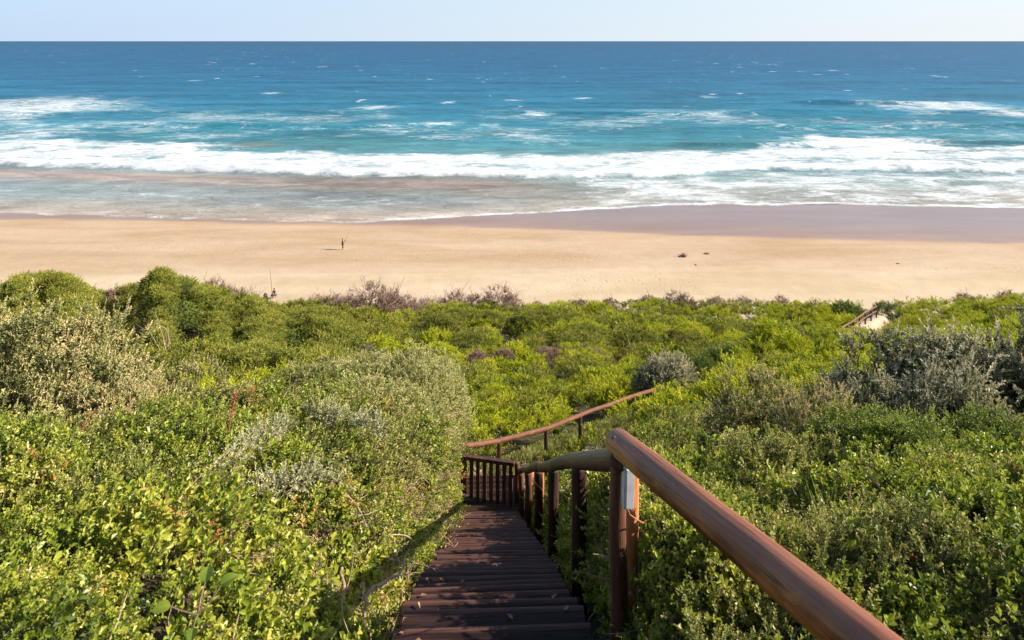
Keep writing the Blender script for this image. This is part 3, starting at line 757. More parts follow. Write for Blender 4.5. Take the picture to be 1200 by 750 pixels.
leafM = [M['leaf'], M['stem']]; smallM = [M['leaf_small'], M['stem']]; darkM = [M['leaf_dark'], M['stem']]; silvM = [M['leaf_silver'], M['stem']]; greyM = [M['leaf_grey'], M['stem']]
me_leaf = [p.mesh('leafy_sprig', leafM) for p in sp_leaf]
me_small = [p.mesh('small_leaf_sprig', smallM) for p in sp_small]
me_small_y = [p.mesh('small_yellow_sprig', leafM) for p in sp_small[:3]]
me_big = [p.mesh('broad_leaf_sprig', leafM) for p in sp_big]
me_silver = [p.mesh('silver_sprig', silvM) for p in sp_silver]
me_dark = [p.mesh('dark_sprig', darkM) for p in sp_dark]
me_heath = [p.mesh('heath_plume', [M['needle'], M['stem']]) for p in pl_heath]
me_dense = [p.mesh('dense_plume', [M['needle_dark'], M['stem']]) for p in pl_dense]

def dead_twig(seed):
    g = np.random.default_rng(seed); pl = Plant()
    for q in range(5):
        c = curve(g, 6, g.uniform(.15, .4), g.normal(0, 1, 3), 1.2, .25) + g.normal(0, .05, 3)
        pl.tube(c, .004, .0012, 1, 3)
        n = 4; i = g.integers(2, 6, n)
        pl.leaves(c[i], g.normal(0, 1, (n, 3)), g.normal(0, 1, (n, 3)), .022, .012, g.random(n), 0)
    return pl
me_rust = [p.mesh('rusty_sprig', [M['rust'], M['stem_red']]) for p in (sp_small[0], sp_leaf[1])]
me_deadt = [dead_twig(700 + i).mesh('dead_twig', [M['dry_leaf'], M['twig_dry']]) for i in range(5)]
def grass_tuft(seed, n=22, L=.28, W=.006):
    g = np.random.default_rng(seed); pl = Plant()
    for q in range(n):
        az = g.uniform(0, 6.28); l = g.uniform(.1, .8)
        c = curve(g, 4, L * g.uniform(.5, 1.1), (np.cos(az) * l, np.sin(az) * l, 1), .5); w = np.linspace(1, .1, 5)[:, None] * W
        sd = np.array([-np.sin(az), np.cos(az), 0]); V = np.stack([c - sd * w, c + sd * w], 1)
        F_ = np.array([[2 * i, 2 * i + 1, 2 * i + 3, 2 * i + 2] for i in range(4)])
        pl.add(V, F_, 4, 0, np.full(10, g.random()))
    return pl
me_grass = [grass_tuft(800 + i).mesh('grass_tuft', [M['blade'], M['stem']]) for i in range(3)]

g = np.random.default_rng(21)
def near_layer(name, meshes, weights, dens, region, ntrial, label, cat, smin, smax, tilt=.5, up=(.25, 1.0), hfrac=(-.1, .9), patch_bias=(0, 0, 0)):
    X, Y, Zg, nr = sample_ground(ntrial, region, lambda X, Y: dens(X, Y) * in_view(X, Y), g)
    n = len(X)
    vh = veg_h(X, Y)
    wl = smooth(.05, .6, stair_L(Y) - X) + smooth(.12, .45, X - stair_R(Y)); wl = np.clip(wl, .12, 1)
    wl = np.where(Y > 14, 1, wl)
    hump = clumps(X / .55 + 3, Y / .55); h0 = clumps(X / 1.3 + 30, Y / 1.3 + 8); z = Zg + vh * wl * (g.uniform(hfrac[0], hfrac[1], n) * .5 + .55 * (hump - .35)) + wl * (.13 + .17 * smooth(2, 6, Y)) * (h0 - .35)
    D = nr * g.uniform(*up, n)[:, None] * .8 + np.array([.5, 0, .5]) + g.normal(0, tilt * .55, (n, 3))
    # sample-normal offset so the steep bank beside the stairs gets depth as well
    off = nr * (vh * wl * g.uniform(-.1, .5, n))[:, None]; 
    pts = np.stack([X, Y, z], 1) + off * np.array([1, 1, 0])
    idx = g.choice(len(meshes), n, p=np.array(weights) / sum(weights))
    if len(meshes) == 18:      # plants of one kind grow together
        nz_ = np.stack([fbm(X / .8 + 11 * q, Y / .8 - 7 * q, 3) + fbm(X / 2.4 + 5 * q, Y / 2.4 + 3 * q, 2) * .7 + b0 for q, b0 in enumerate(patch_bias)], 1) + g.normal(0, .07, (n, 3))
        k_ = nz_.argmax(1); st_i = np.array([0, 5, 8]); ct_i = np.array([5, 3, 5])
        idx = np.where((idx < 13) & (g.random(n) < .85), st_i[k_] + g.integers(0, 60, n) % ct_i[k_], idx)
    return scatter(name, meshes, pts, euler_from_dir(D, g.uniform(0, 6.28, n)), g.uniform(smin, smax, n) * (.72 + .28 * smooth(2, 4.2, Y)), idx, label, cat)

patch = lambda X, Y, s, o: smooth(-.12, .22, fbm(X / s + o, Y / s - o, 3))
yel = lambda X, Y: patch(X, Y, 1.3, 5)
NLEFT = (-9, -.35, -2.2, 14.8); NRIGHT = (.3, 13, -2.2, 15)
def dl(X, Y): return corridor(X, Y) * smooth(.02, .35, stair_L(Y) - X) * smooth(15.5, 12, Y)
def dr_(X, Y): return corridor(X, Y) * smooth(15.8, 13, Y)
# leaf mix: [leafy..., small yellow..., small olive..., broad...]
mixm = me_leaf + me_small_y + me_small + me_big + me_rust
near_layer('leafy_scrub', mixm, [1.8] * 5 + [3] * 3 + [3.6] * 5 + [.3] * 3 + [.2, .08], lambda X, Y: dl(X, Y) * (.35 + .65 * smooth(9, 3, Y)) * (1 - .35 * smooth(1.3, .2, stair_L(Y) - X)),
           NLEFT, 108000, 'tangled yellow-green leafy scrub on the bank left of the stairs', 'scrub', .7, 1.2, patch_bias=(-.06, .03, .05))
near_layer('leafy_ground_cover', mixm, [2.2] * 5 + [3] * 3 + [2.4] * 5 + [.25] * 3 + [.14, .06], lambda X, Y: dr_(X, Y) * (.3 + .7 * smooth(9, 3, Y)) * (1 + 1.2 * smooth(1.3, .6, X - stair_R(Y))) * smooth(.14, .26, X - stair_R(Y)),
           NRIGHT, 146000, 'bright leafy ground cover spreading to the right of the log railing', 'ground cover', .62, 1.1, patch_bias=(.20, .07, -.10))
near_layer('dead_twigs', me_deadt, [1] * 5, lambda X, Y: dl(X, Y) * (.035 + 1.1 * smooth(1.1, .2, stair_L(Y) - X) * smooth(14, 8, Y) * (.25 + patch(X, Y, .8, 3))), (-5, -.4, .6, 14), 24000,
           'dry bleached twigs and dead creeper on the bank beside the treads', 'dead twigs', .7, 1.3, tilt=1.2, hfrac=(-.1, .6))
near_layer('dead_stalks', me_deadt + me_grass, [1] * 5 + [1.5] * 3, lambda X, Y: dr_(X, Y) * (.03 + .16 * patch(X, Y, .9, 31)), (.4, 8, .6, 9), 18000,
           'dry stalks and grass blades among the ground cover on the right', 'dry grass', .6, 1.2, tilt=.9)

# grass and low scrub beside the path below the landing
Xg, Yg, Zg_, nr_ = sample_ground(26000, (-2.5, 9, 13.6, 28), lambda X, Y: smooth(.3, .7, path_dist(X, Y)[0]) * smooth(2.2, 1.5, path_dist(X, Y)[0]) * ((Y > 14.6) | (X > .3)), g)
n_ = len(Xg)
scatter('path_edge_grass', me_grass + me_small + me_deadt[:2], np.stack([Xg, Yg, Zg_], 1), euler_from_dir(nr_ + g.normal(0, .3, (n_, 3)) + [0, 0, .6], g.uniform(0, 6.28, n_)), g.uniform(.7, 1.6, n_) * (.5 + .5 * smooth(.4, 1.2, path_dist(Xg, Yg)[0])),
        g.choice(10, n_, p=np.array([3, 3, 3, 2, 2, 2, 2, 2, 1, 1]) / 21), 'grass and low scrub along the sandy path below the landing', 'grass')

# heath on the middle slope: a carpet of feathery tufts
def heath_dens(X, Y):
    ok = corridor(X, Y) * smooth(13.5, 15.5, Y) * smooth(81, 78, Y + 2 * fbm(X / 7, Y / 7, 2))
    gap = smooth(-.42, -.12, fbm(X / 2.2 + 40, Y / 2.2, 3))
    return ok * (.12 + .88 * gap)
def heath_layer(name, meshes, dens, ntrial, label, smin, smax, region=(-95, 95, 13.4, 82)):
    X, Y, Zg, nr = sample_ground(ntrial, region, lambda X, Y: dens(X, Y) * in_view(X, Y, 120) * np.clip(1.25 - Y / 110, .3, 1), g)
    n = len(X); vh = veg_h(X, Y)
    cs_ = 1.5 + 1.3 * smooth(25, 60, Y)
    hump = clumps(X / (cs_ * 1.35) + 11, Y / cs_ + 4); h2 = clumps(X / .8, Y / .8 + 50)
    keep = g.random(n) < np.clip(.16 + 1.6 * hump, 0, 1) * smooth(.5 + .5 * smooth(17, 20, Y), 1.0 + .6 * smooth(17, 20, Y), path_dist(X, Y)[0] - 0.35 * smooth(43, 50, Y) - .6 * smooth(20, 22, Y) * smooth(29, 26, Y))
    X, Y, Zg, nr, n, vh, hump, h2 = X[keep], Y[keep], Zg[keep], nr[keep], keep.sum(), vh[keep], hump[keep], h2[keep]
    D = nr * .4 + np.array([.12, 0, .8]) + g.normal(0, .2, (n, 3))
    sz = g.uniform(smin, smax, n) * (.55 + .5 * hump) * (1 + .35 * smooth(30, 70, Y))
    lift = (.8 + .75 * smooth(16, 26, Y) + .45 * smooth(30, 60, Y)) * hump - .10 + (.25 + .3 * smooth(440, 380, pxof(X, Y))) * h2
    pts = np.stack([X, Y, Zg + lift * (1 - .35 * g.random(n) ** 2)], 1); print(name, n)
    pth = path_dist(X, Y)[0]; pd2 = smooth(.05, .2, fbm(X / 6.5 + 60, Y / 4.5 + 9, 3) + np.where(_side < 0, .20 * smooth(34, 48, Y), -.16 * smooth(19, 23, Y)) - .06) if len(meshes) > 6 else np.zeros(n)
    kind = np.where(g.random(n) < pd2, 6, 0)
    return scatter(name, meshes, pts, euler_from_dir(D, g.uniform(0, 6.28, n)), sz, kind + g.integers(0, 6, n), label, 'heath')
def leftness(X, Y): return smooth(470, 380, pxof(X, Y) + 60 * fbm(X / 6, Y / 6, 2)) * smooth(22, 27, Y)
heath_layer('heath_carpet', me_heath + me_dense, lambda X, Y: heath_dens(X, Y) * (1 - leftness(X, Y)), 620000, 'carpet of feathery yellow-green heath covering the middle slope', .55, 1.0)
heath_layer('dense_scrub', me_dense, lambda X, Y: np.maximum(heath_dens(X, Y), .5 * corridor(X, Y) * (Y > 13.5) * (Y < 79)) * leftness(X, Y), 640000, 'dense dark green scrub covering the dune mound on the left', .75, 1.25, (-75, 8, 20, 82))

# ------------------------------------------------------------------ shrubs as things
def gz(x, y): return float(ground_z(np.array([x]), np.array([y]))[0])
def place_shrub(name, mesh_pair, x, y, s, rz, label, cat, group=None, sink=0.0, parts=('foliage', 'stem'), zoff=0.0):
    o = empty(name, (x, y, gz(x, y) - sink + zoff), (0, 0, rz)); o.scale = (s, s, s) if not hasattr(s, '__len__') else s
    tag(o, label, cat, group)
    for nm, me in zip(parts, mesh_pair):
        if me is not None:
            c = bpy.data.objects.new(nm, me); COL.objects.link(c); c.parent = o
    return o
def shrub_kind(name, seed, spr, count, rx, rz, mats, nv=3, frame=True, **k):
    out = []
    for v in range(nv):
        a = dome(seed + v, A(spr), count, rx, rz, **k)
        lm, tm = split_mesh(name, a, mats)
        out.append((lm, branch_frame(seed + v, rx * .8, rz * .8).mesh(name + '_stem', [mats[1], mats[1]])))
        if tm: bpy.data.meshes.remove(tm)
    return out
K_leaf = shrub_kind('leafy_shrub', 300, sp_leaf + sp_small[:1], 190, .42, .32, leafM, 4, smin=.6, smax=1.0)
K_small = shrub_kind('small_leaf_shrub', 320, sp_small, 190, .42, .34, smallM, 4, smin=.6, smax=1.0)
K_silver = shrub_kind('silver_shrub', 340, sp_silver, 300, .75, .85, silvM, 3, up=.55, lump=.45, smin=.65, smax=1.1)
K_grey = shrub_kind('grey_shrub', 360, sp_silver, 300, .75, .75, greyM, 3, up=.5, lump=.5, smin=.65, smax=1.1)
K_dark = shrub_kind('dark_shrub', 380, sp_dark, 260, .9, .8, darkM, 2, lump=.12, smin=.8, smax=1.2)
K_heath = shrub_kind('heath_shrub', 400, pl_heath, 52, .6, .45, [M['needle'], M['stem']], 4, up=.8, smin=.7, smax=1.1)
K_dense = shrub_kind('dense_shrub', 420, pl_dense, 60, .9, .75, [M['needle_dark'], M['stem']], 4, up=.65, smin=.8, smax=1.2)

gg = np.random.default_rng(5)
def at_px(px, Y): return (px - 600) / F * Y, Y
# near bank, left: low leafy shrubs between the scrub
def spread(n, region, mind, ok):
    pts = []
    for _ in range(n * 60):
        x = gg.uniform(region[0], region[1]); y = gg.uniform(region[2], region[3])
        if not ok(x, y): continue
        if all((x - a) ** 2 + (y - b_) ** 2 > mind ** 2 for a, b_ in pts): pts.append((x, y))
        if len(pts) >= n: break
    return pts
def okl(x, y): return -60 < pxof(x, y) < 560 and stair_L(y) - x > .75 and canopy_ok(x, y)
def canopy_ok(x, y): return True
for i, (x, y) in enumerate(spread(26, (-5.5, -1.2, 1.9, 12), .75, okl)):
    k = K_leaf if gg.random() < .55 else K_small
    lab = ('yellow-green broad-leaved shrub growing in the bank left of the stairs', 'leafy shrubs on the left bank') if k is K_leaf else ('olive small-leaved shrub growing in the bank left of the stairs', 'small-leaved shrubs on the left bank')
    place_shrub('leafy_shrub' if k is K_leaf else 'small_leaf_shrub', k[i % 4], x, y, gg.uniform(.65, 1.0) * (.75 if y < 3 else 1), gg.uniform(0, 6.28), lab[0], 'shrub', lab[1], zoff=.5 * float(veg_h(x, y)) - .12)
def okr(x, y):
    return 640 < pxof(x, y) < 1290 and x - float(rail_X(np.array(y))) > .55
for i, (x, y) in enumerate(spread(34, (.9, 9.5, 1.9, 13.5), .8, okr)):
    k = K_leaf if gg.random() < .7 else K_small
    lab = ('bright yellow-green leafy shrub in the cover right of the railing', 'leafy shrubs right of the railing') if k is K_leaf else ('dull olive small-leaved shrub in the cover right of the railing', 'small-leaved shrubs right of the railing')
    near = x - float(rail_X(np.array(y))) < 1.5
    place_shrub('leafy_shrub' if k is K_leaf else 'small_leaf_shrub', k[i % 4], x, y, gg.uniform(.65, 1.0) * (.7 if near else 1) * (.7 if y < 3 else 1), gg.uniform(0, 6.28), lab[0], 'shrub', lab[1], zoff=.5 * float(veg_h(x, y)) - .15)

# silver shrubs on the left, behind the near scrub
sil = [(25, 9.0, 1.25, 'tall silvery shrub with cream tips at the far left edge'),
       (95, 9.6, 1.05, 'silvery shrub with buff flower tips right of the tallest one on the left'),
       (-40, 8.0, 1.1, 'silvery shrub cut off by the left edge of the photo'),
       (150, 9.0, .68, 'silver-grey shrub in front of the bare forked branch'),
       (215, 9.8, .62, 'rounded silver-grey shrub nearest the dark green mound'),
       (60, 7.2, .9, 'silver-grey shrub behind the red flower stalk'),
       (130, 7.0, .6, 'low silver-grey shrub above the leafy bank on the left')]
for i, (px, Y, s, lab) in enumerate(sil):
    x, y = at_px(px, Y)
    place_shrub('silver_shrub', K_silver[i % 3], x, y, (s * 1.15, s * 1.15, s * 1.35), i * 1.7, lab, 'shrub', 'silvery shrubs on the left', zoff=.2)
# pale small-leaved bush where the bank meets the stair bottom
K_pale = shrub_kind('pale_shrub', 330, sp_small, 260, .5, .5, [M['leaf_pale'], M['stem']], 3, lump=.35, up=.5, smin=.6, smax=1.0)
for i, (x, y, s, zo) in enumerate([(-1.75, 11.0, 1.25, .25), (-1.95, 11.9, 1.2, .25), (-1.5, 12.2, 1.2, .2), (-1.45, 11.3, 1.1, .05), (-1.4, 12.8, 1.15, .0), (-2.6, 11.6, 1.2, .25), (-1.6, 10.2, 1.1, .15), (-2.2, 10.4, 1.1, .25),
                                   (-1.42, 13.4, 1.1, -.2), (-1.5, 9.2, .95, .0), (-3.3, 11.2, 1.1, .25), (-1.3, 10.6, .9, -.25), (-2.9, 10.3, 1.0, .2), (-1.9, 9.0, 1.0, .2)]):
    place_shrub('pale_shrub', K_pale[i % 3], x, y, s, i * 2.1, 'pale silvery-olive shrub on the tall bank left of the stair foot', 'shrub', 'pale shrubs on the bank by the stair foot', zoff=zo)
# grey shrubs on the right
gry = [(1150, 9.3, 1.32, 'largest dark grey-green shrub at the right edge'), (1060, 9.6, 1.15, 'tall grey-green shrub left of the largest one on the right'),
       (1240, 8.8, 1.1, 'grey-green shrub cut off by the right edge'), (990, 9.3, .68, 'grey shrub with pale tips in the middle of the right-hand row'),
       (905, 8.3, .68, 'pale tipped grey shrub at the left end of the right-hand row'), (955, 7.7, .55, 'low grey shrub in front of the row, above the leafy clump'),
       (865, 8.9, .5, 'small grey shrub nearest the log railing'), (1120, 8.0, .75, 'low grey-green shrub at the foot of the largest one'), (1035, 8.1, .6, 'low grey shrub in the gap before the tall one')]
for i, (px, Y, s, lab) in enumerate(gry):
    x, y = at_px(px, Y)
    place_shrub('grey_shrub', (K_silver if px in (905, 865, 990, 955) else K_grey)[i % 3], x, y, (s * 1.15, s * 1.15, s * 1.3), i * 2.3, lab, 'shrub', 'grey shrubs on the right slope', zoff=.32)
# leafy clump in front of the grey row
for i, (px, Y, s) in enumerate([(1010, 6.6, .95), (1090, 6.8, .9), (1170, 6.9, .95), (1050, 6.0, .8)]):
    x, y = at_px(px, Y)
    place_shrub('dark_leaf_clump', K_dark[i % 2], x, y, s * .7, i * 1.3, 'mid-green glossy leafy clump at the foot of the grey shrubs on the right', 'shrub', 'glossy clumps below the grey shrubs', sink=-.28)
# dark rounded bush above the far railing
x, y = at_px(780, 25.8); print('ROUND', H - gz(x, y), (447 - 48) / F * y)
K_round = shrub_kind('round_shrub', 440, sp_small, 700, .9, .8, greyM, 1, lump=.1, smin=.9, smax=1.3)
place_shrub('round_shrub', K_round[0], x, y, (1.6, 1.4, 1.95), .4, 'dark rounded bush standing alone at the top end of the far log rail', 'shrub', zoff=.45)
for i, (px, Y, s) in enumerate([(945, 68, 1.3), (962, 67, 1.5), (978, 66, 1.7), (992, 67, 1.8), (1002, 68, 1.5), (985, 70, 1.9), (968, 70, 1.6)]):
    x, y = at_px(px, Y)
    place_shrub('hilltop_heath', K_heath[i % 4], x, y, (s * 1.3, s * 1.2, s * 1.1), i * 2.2, 'bright green heath shrub on the little hill left of the beach path', 'shrub', 'heath on the little hill by the beach path', zoff=.55)
for i, (px, Y, s) in enumerate([(806, 27.5, .85), (826, 29.5, .95), (846, 31.5, 1.0), (866, 34, 1.1), (886, 36.5, 1.15), (906, 39, 1.2), (926, 41.5, 1.25), (946, 44, 1.25), (963, 47, 1.25), (836, 30.8, .9), (876, 35.3, 1.0), (917, 40.2, 1.1)]):
    x, y = at_px(px + 14, Y)
    place_shrub('hedge_shrub', K_dark[i % 2], x, y, (s * 1.3, s * 1.15, s * 1.3), i * 1.3, 'coarse leaved dark green shrub in the hedge line climbing toward the beach path', 'shrub', 'dark hedge line along the beach path', zoff=1.0)
for i, (px, Y, s) in enumerate([(868, 29.0, .8), (896, 30.5, .85), (925, 32, .9), (955, 33.5, .95), (985, 35, .95), (1015, 36.5, .9)]):
    x, y = at_px(px, Y)
    place_shrub('hollow_shrub', K_dark[i % 2], x, y, (s * 1.5, s, s * .95), i * 1.9, 'dark green shrub in the shaded hollow behind the grey shrubs on the right', 'shrub', 'dark shrubs in the hollow on the right slope', zoff=.7)
x, y = at_px(994, 70)
place_shrub('dark_shrub', K_dark[1], x, y, (2.2, 2.0, 1.5), 1.4, 'small dark shrub topping the little hill beside the beach path', 'shrub', zoff=1.7)
x, y = at_px(1040, 72)
place_shrub('dark_shrub', K_dark[0], x, y, (1.8, 1.8, 1.4), 2.4, 'dark shrub on the dune edge right of the beach path steps', 'shrub', zoff=.3)

# individual heath shrubs on the middle slope (linked copies)
def okh(x, y):
    p_ = pxof(x, y)
    return -40 < p_ < 1240 and not (leftness(np.array(x), np.array(y)) > .5) and float(path_dist(np.array([x]), np.array([y]))[0][0]) > 2.1
cnt = 0
pts = []
for (y0, y1, n, md) in [(16, 26, 46, 1.0), (26, 42, 80, 1.5), (42, 78, 90, 2.4)]:
    pts += spread(n, (-.75 * y1, .78 * y1, y0, y1), md, okh)
for i, (x, y) in enumerate(pts):
    s = gg.uniform(.8, 1.25) * (1 + .5 * (y > 40))
    place_shrub('heath_shrub', K_heath[i % 4], x, y, (s, s, s * gg.uniform(.8, 1.1)), gg.uniform(0, 6.28), 'rounded feathery yellow-green heath shrub in the carpet on the middle slope', 'shrub', 'heath shrubs on the middle slope', zoff=.45)
dk = [(450, 52, 1.5), (480, 47, 1.3), (520, 56, 1.6), (610, 58, 1.5), (650, 52, 1.3), (700, 60, 1.7), (735, 50, 1.5), (755, 47, 1.4), (720, 55, 1.6), (560, 64, 1.5), (820, 56, 1.6), (850, 60, 1.7), (880, 57, 1.5), (900, 64, 1.6),
      (430, 44, 1.3), (660, 66, 1.4), (790, 66, 1.5), (610, 30, .9), (700, 33, 1.0), (655, 27, .8), (560, 27, .8), (830, 44, 1.5), (865, 41, 1.5), (1080, 55, 1.6), (1150, 60, 1.6), (1110, 48, 1.3), (1185, 50, 1.4), (940, 66, 1.5)]
for i, (px, Y, s) in enumerate(dk):
    x, y = at_px(px, Y)
    place_shrub('dark_heath_shrub', K_dense[i % 4], x, y, (s * 1.2, s * 1.1, s * 1.05), i * 1.7, 'darker green shrub standing out from the yellow-green heath of the middle slope', 'shrub', 'darker shrubs in the middle slope', zoff=.45)
# dense green shrubs of the left mound
def okd(x, y):
    return -60 < pxof(x, y) < 440 and leftness(np.array(x), np.array(y)) > .5
for i, (x, y) in enumerate(spread(95, (-60, 5, 24, 72), 2.1, okd)):
    s = gg.uniform(1.0, 1.7)
    if i % 5 < 2: place_shrub('leafy_mound_shrub', K_dark[i % 2], x, y, (s, s, s * .85), gg.uniform(0, 6.28), 'coarser leaved dark shrub on the dune mound at left', 'shrub', 'leafy shrubs on the left mound', zoff=.55)
    else: place_shrub('dense_shrub', K_dense[i % 4], x, y, (s, s, s * .85), gg.uniform(0, 6.28), 'dense rounded feathery dark green shrub on the dune mound at left', 'shrub', 'dense shrubs on the left mound', zoff=.5)

# dry, leafless shrubs along the dune edge
def dry_bush(seed, h, w, n0, r):
    a = twig_bush(seed, h, w, n0 // 2, 3, r * .6, 1).arr()
    dm = dome(seed, [dict(q, MI=np.zeros_like(q['MI'])) for q in A(pl_heath[:3])], 130, w * .58, h * .74, up=.55, smin=.4, smax=.8)
    return merge([a, dm], [(np.eye(3), np.zeros(3), 1), (np.eye(3), np.zeros(3), 1)])
K_twig = [arr_mesh('dry_shrub', dry_bush(500 + i, 1.5, 1.5, 16, .03), [M['heath_dry'], M['twig_pink']]) for i in range(3)]
K_twig2 = [arr_mesh('dry_heath', dry_bush(520 + i, .8, 1.3, 12, .022), [M['heath_dry'], M['twig_pink']]) for i in range(2)]
tw = [(412, 66, 1.3), (440, 64, 1.5), (462, 66, 1.25), (395, 70, 1.2), (478, 67, 1.0), (535, 73, 1.2), (560, 74, 1.35), (585, 73, 1.4), (600, 75, 1.0), (268, 62, 1.3), (285, 63, 1.2),
      (250, 60, 1.0), (680, 76, .8), (790, 75, 1.0), (803, 74, .9), (760, 77, .8), (870, 75, .8), (630, 77, .7), (715, 77, .7), (840, 76, .7), (915, 74, .8), (1130, 76, .8), (1180, 75, .8), (20, 62, 1.0), (130, 56, .9),
      (500, 75, .9), (515, 76, 1.0), (545, 75, 1.0), (575, 76, .9), (372, 74, 1.0)]
for i, (px, Y, s) in enumerate(tw):
    x, y = at_px(px, Y)
    o = link('dry_shrub', K_twig[i % 3], loc=(x, y, gz(x, y) + (.75 if s >= 1.2 else 1.15)), rot=(0, 0, i * 1.9), scale=s * (1.85 if s >= 1.2 else 1.6))
    tag(o, 'leafless brownish-pink dry shrub on the dune edge against the sand', 'dry shrub', 'dry shrubs along the dune edge')
tm2 = [(640, 41, .9), (660, 42, .9), (690, 43, 1.0), (700, 40, .8), (560, 38, .7), (590, 40, .7), (480, 36, .6), (850, 46, 1.0), (870, 48, .9), (790, 50, .9), (805, 47, 1.0), (930, 52, .8), (430, 40, .8)]
for i, (px, Y, s) in enumerate(tm2):
    x, y = at_px(px, Y)
    o = link('dry_heath', K_twig2[i % 2], loc=(x, y, gz(x, y) + .75), rot=(0, 0, i * 2.9), scale=s * 1.25)
    tag(o, 'greyish-pink dry bush in a gap of the green middle slope', 'dry shrub', 'dry bushes within the middle slope')
# bare forked branch on the left mound
g2 = np.random.default_rng(61); pl = Plant()
x, y = at_px(196, 28.0)
for d, L_ in (((-.35, 0, 1), 1.5), ((-.1, .1, 1), 1.7), ((.5, 0, .8), 1.1), ((-.8, 0, .7), 1.1), ((.15, -.1, 1), 1.4), ((.9, 0, .25), 1.0)):
    c = curve(g2, 6, L_, d, .5); pl.tube(c, .022, .006, 0, 5)
    for k in range(3): pl.tube(curve(g2, 4, .55, unit(np.array(d)) + g2.normal(0, .5, 3), .5) + c[g2.integers(2, 6)], .009, .003, 0, 4)
o = link('bare_branches', pl.mesh('bare_branches', [M['branch']]), loc=(x, y, gz(x, y) + 1.3), scale=1.25); tag(o, 'bare pale forked branches rising out of the green mound at left', 'dead branches')

# single plants near the camera ------------------------------------------------
def near_z(x, y): return float(canopy_z(np.array([x]), np.array([y]))[0])
def stalk(px, py_top, Y, h, label, matl, nleaf=40, flower=True):
    top = P(px, py_top, Y); o = empty('flower_stalk', (top.x, top.y, top.z - h)); tag(o, label, 'plant')
    g3 = np.random.default_rng(int(px)); pl = Plant()
    c = curve(g3, 6, h, (0.05, 0, 1), .15, .03); pl.tube(c, .005, .003, 0, 5)
    link('stem', pl.mesh('stalk_stem', [M['stem_red']]), o)
    pf = Plant(); n = nleaf; t = g3.uniform(.72 if flower else .35, 1.0, n); i = np.clip((t * 6).astype(int), 0, 5)
    az = g3.uniform(0, 6.28, n); D = np.stack([np.cos(az), np.sin(az), g3.uniform(-.3, .7, n)], 1)
    pf.leaves(c[i] + (c[i + 1] - c[i]) * (t * 6 - i)[:, None], D, g3.normal(0, 1, (n, 3)), .030, .009, g3.random(n), 0)
    link('flower_head' if flower else 'foliage', pf.mesh('stalk_head', [matl]), o)
stalk(90, 482, 5.2, .40, 'red flower head on a bare stalk above the left scrub', M['red_leaf'])
stalk(268, 458, 4.6, .30, 'rust-red leafy shoot standing up on the left bank', M['red_leaf'], 46, False)
stalk(1107, 533, 4.6, .25, 'small orange-red flower spike in the ground cover on the right', M['red_leaf'], 30)

def silver_arm(pts_px, label, seed):
    pts = np.array([list(P(*q)) for q in pts_px]); base = pts[0]
    o = empty('silver_branch', base); tag(o, label, 'branch')
    t = np.linspace(0, len(pts) - 1, 14); i = np.clip(t.astype(int), 0, len(pts) - 2); f = (t - i)[:, None]
    c = pts[i] * (1 - f) + pts[i + 1] * f - base
    pl = Plant(); pl.tube(c, .006, .003, 0, 5); link('stem', pl.mesh('arm_stem', [M['stem']]), o)
    pf = Plant(); g4 = np.random.default_rng(seed)
    for q in range(110):
        k = g4.integers(1, 13); d = g4.normal(0, .6, 3) + np.array([0, -.1, .8])
        leafy_shoot(pf, g4, c[k] + g4.normal(0, .025, 3), d, .12, 16, .030, .010, 48, tubes=False, tint0=.5, tint1=1.0, shape=LN)
    link('foliage', pf.mesh('arm_leaves', [M['leaf_white']]), o)
silver_arm([(255, 560, 3.9), (290, 525, 4.3), (345, 498, 4.7)], 'silvery arching branch lying across the middle of the left bank', 1)
silver_arm([(362, 480, 5.6), (410, 496, 5.4), (455, 503, 5.2)], 'silvery branch drooping toward the stairs near the bank crest', 2)
silver_arm([(300, 580, 3.8), (350, 566, 4.0), (400, 560, 4.2)], 'low silvery branch under the arching ones on the left bank', 3)
silver_arm([(-10, 560, 4.0), (30, 545, 4.2), (80, 540, 4.3)], 'silvery branch low at the left edge below the silver shrubs', 4)

# broad-leaved plant, bottom left
def broad_plant(px, py, Y, s, label, seed):
    b0 = P(px, py, Y); o = empty('broad_leaf_plant', b0); tag(o, label, 'plant')
    g5 = np.random.default_rng(seed); pf = Plant(); ps_ = Plant()
    for q in range(4):
        az = q * 1.9 + g5.normal(0, .3); d = np.array([np.cos(az), np.sin(az), .5])
        c = curve(g5, 4, .08 * s, d, .2); ps_.tube(c, .003, .002, 0, 4)
        dd = unit(d + np.array([0, 0, g5.normal(-.25, .25)])); sd = unit(np.cross(dd, [0, -.3, 1.])); nn = np.cross(sd, dd)
        Ls = .052 * s * g5.uniform(.7, 1.15); u_ = np.linspace(0, 1, 9); wv_ = Ls * .36 * np.sin(PI * u_ ** .8) ** .75
        rows = np.stack([c[-1] + np.outer(u_ * Ls, dd) + np.outer(wv_ * q2, sd) + np.outer(abs(q2) * wv_ * .35 - .25 * Ls * u_ ** 2, nn) for q2 in (-1, -.5, 0, .5, 1)], 1)
        ii = np.arange(8)[:, None] * 5 + np.arange(4)[None, :]
        pf.add(rows, np.stack([ii, ii + 1, ii + 6, ii + 5], -1).reshape(-1, 4), 4, 0, np.full(45, .38 + .22 * g5.random()))
    link('stem', ps_.mesh('broad_stem', [M['stem']]), o); link('foliage', pf.mesh('broad_leaves', [M['leaf']]), o)
broad_plant(232, 720, 1.95, 1.0, 'broad-leaved plant with large smooth leaves at the bottom left', 3)
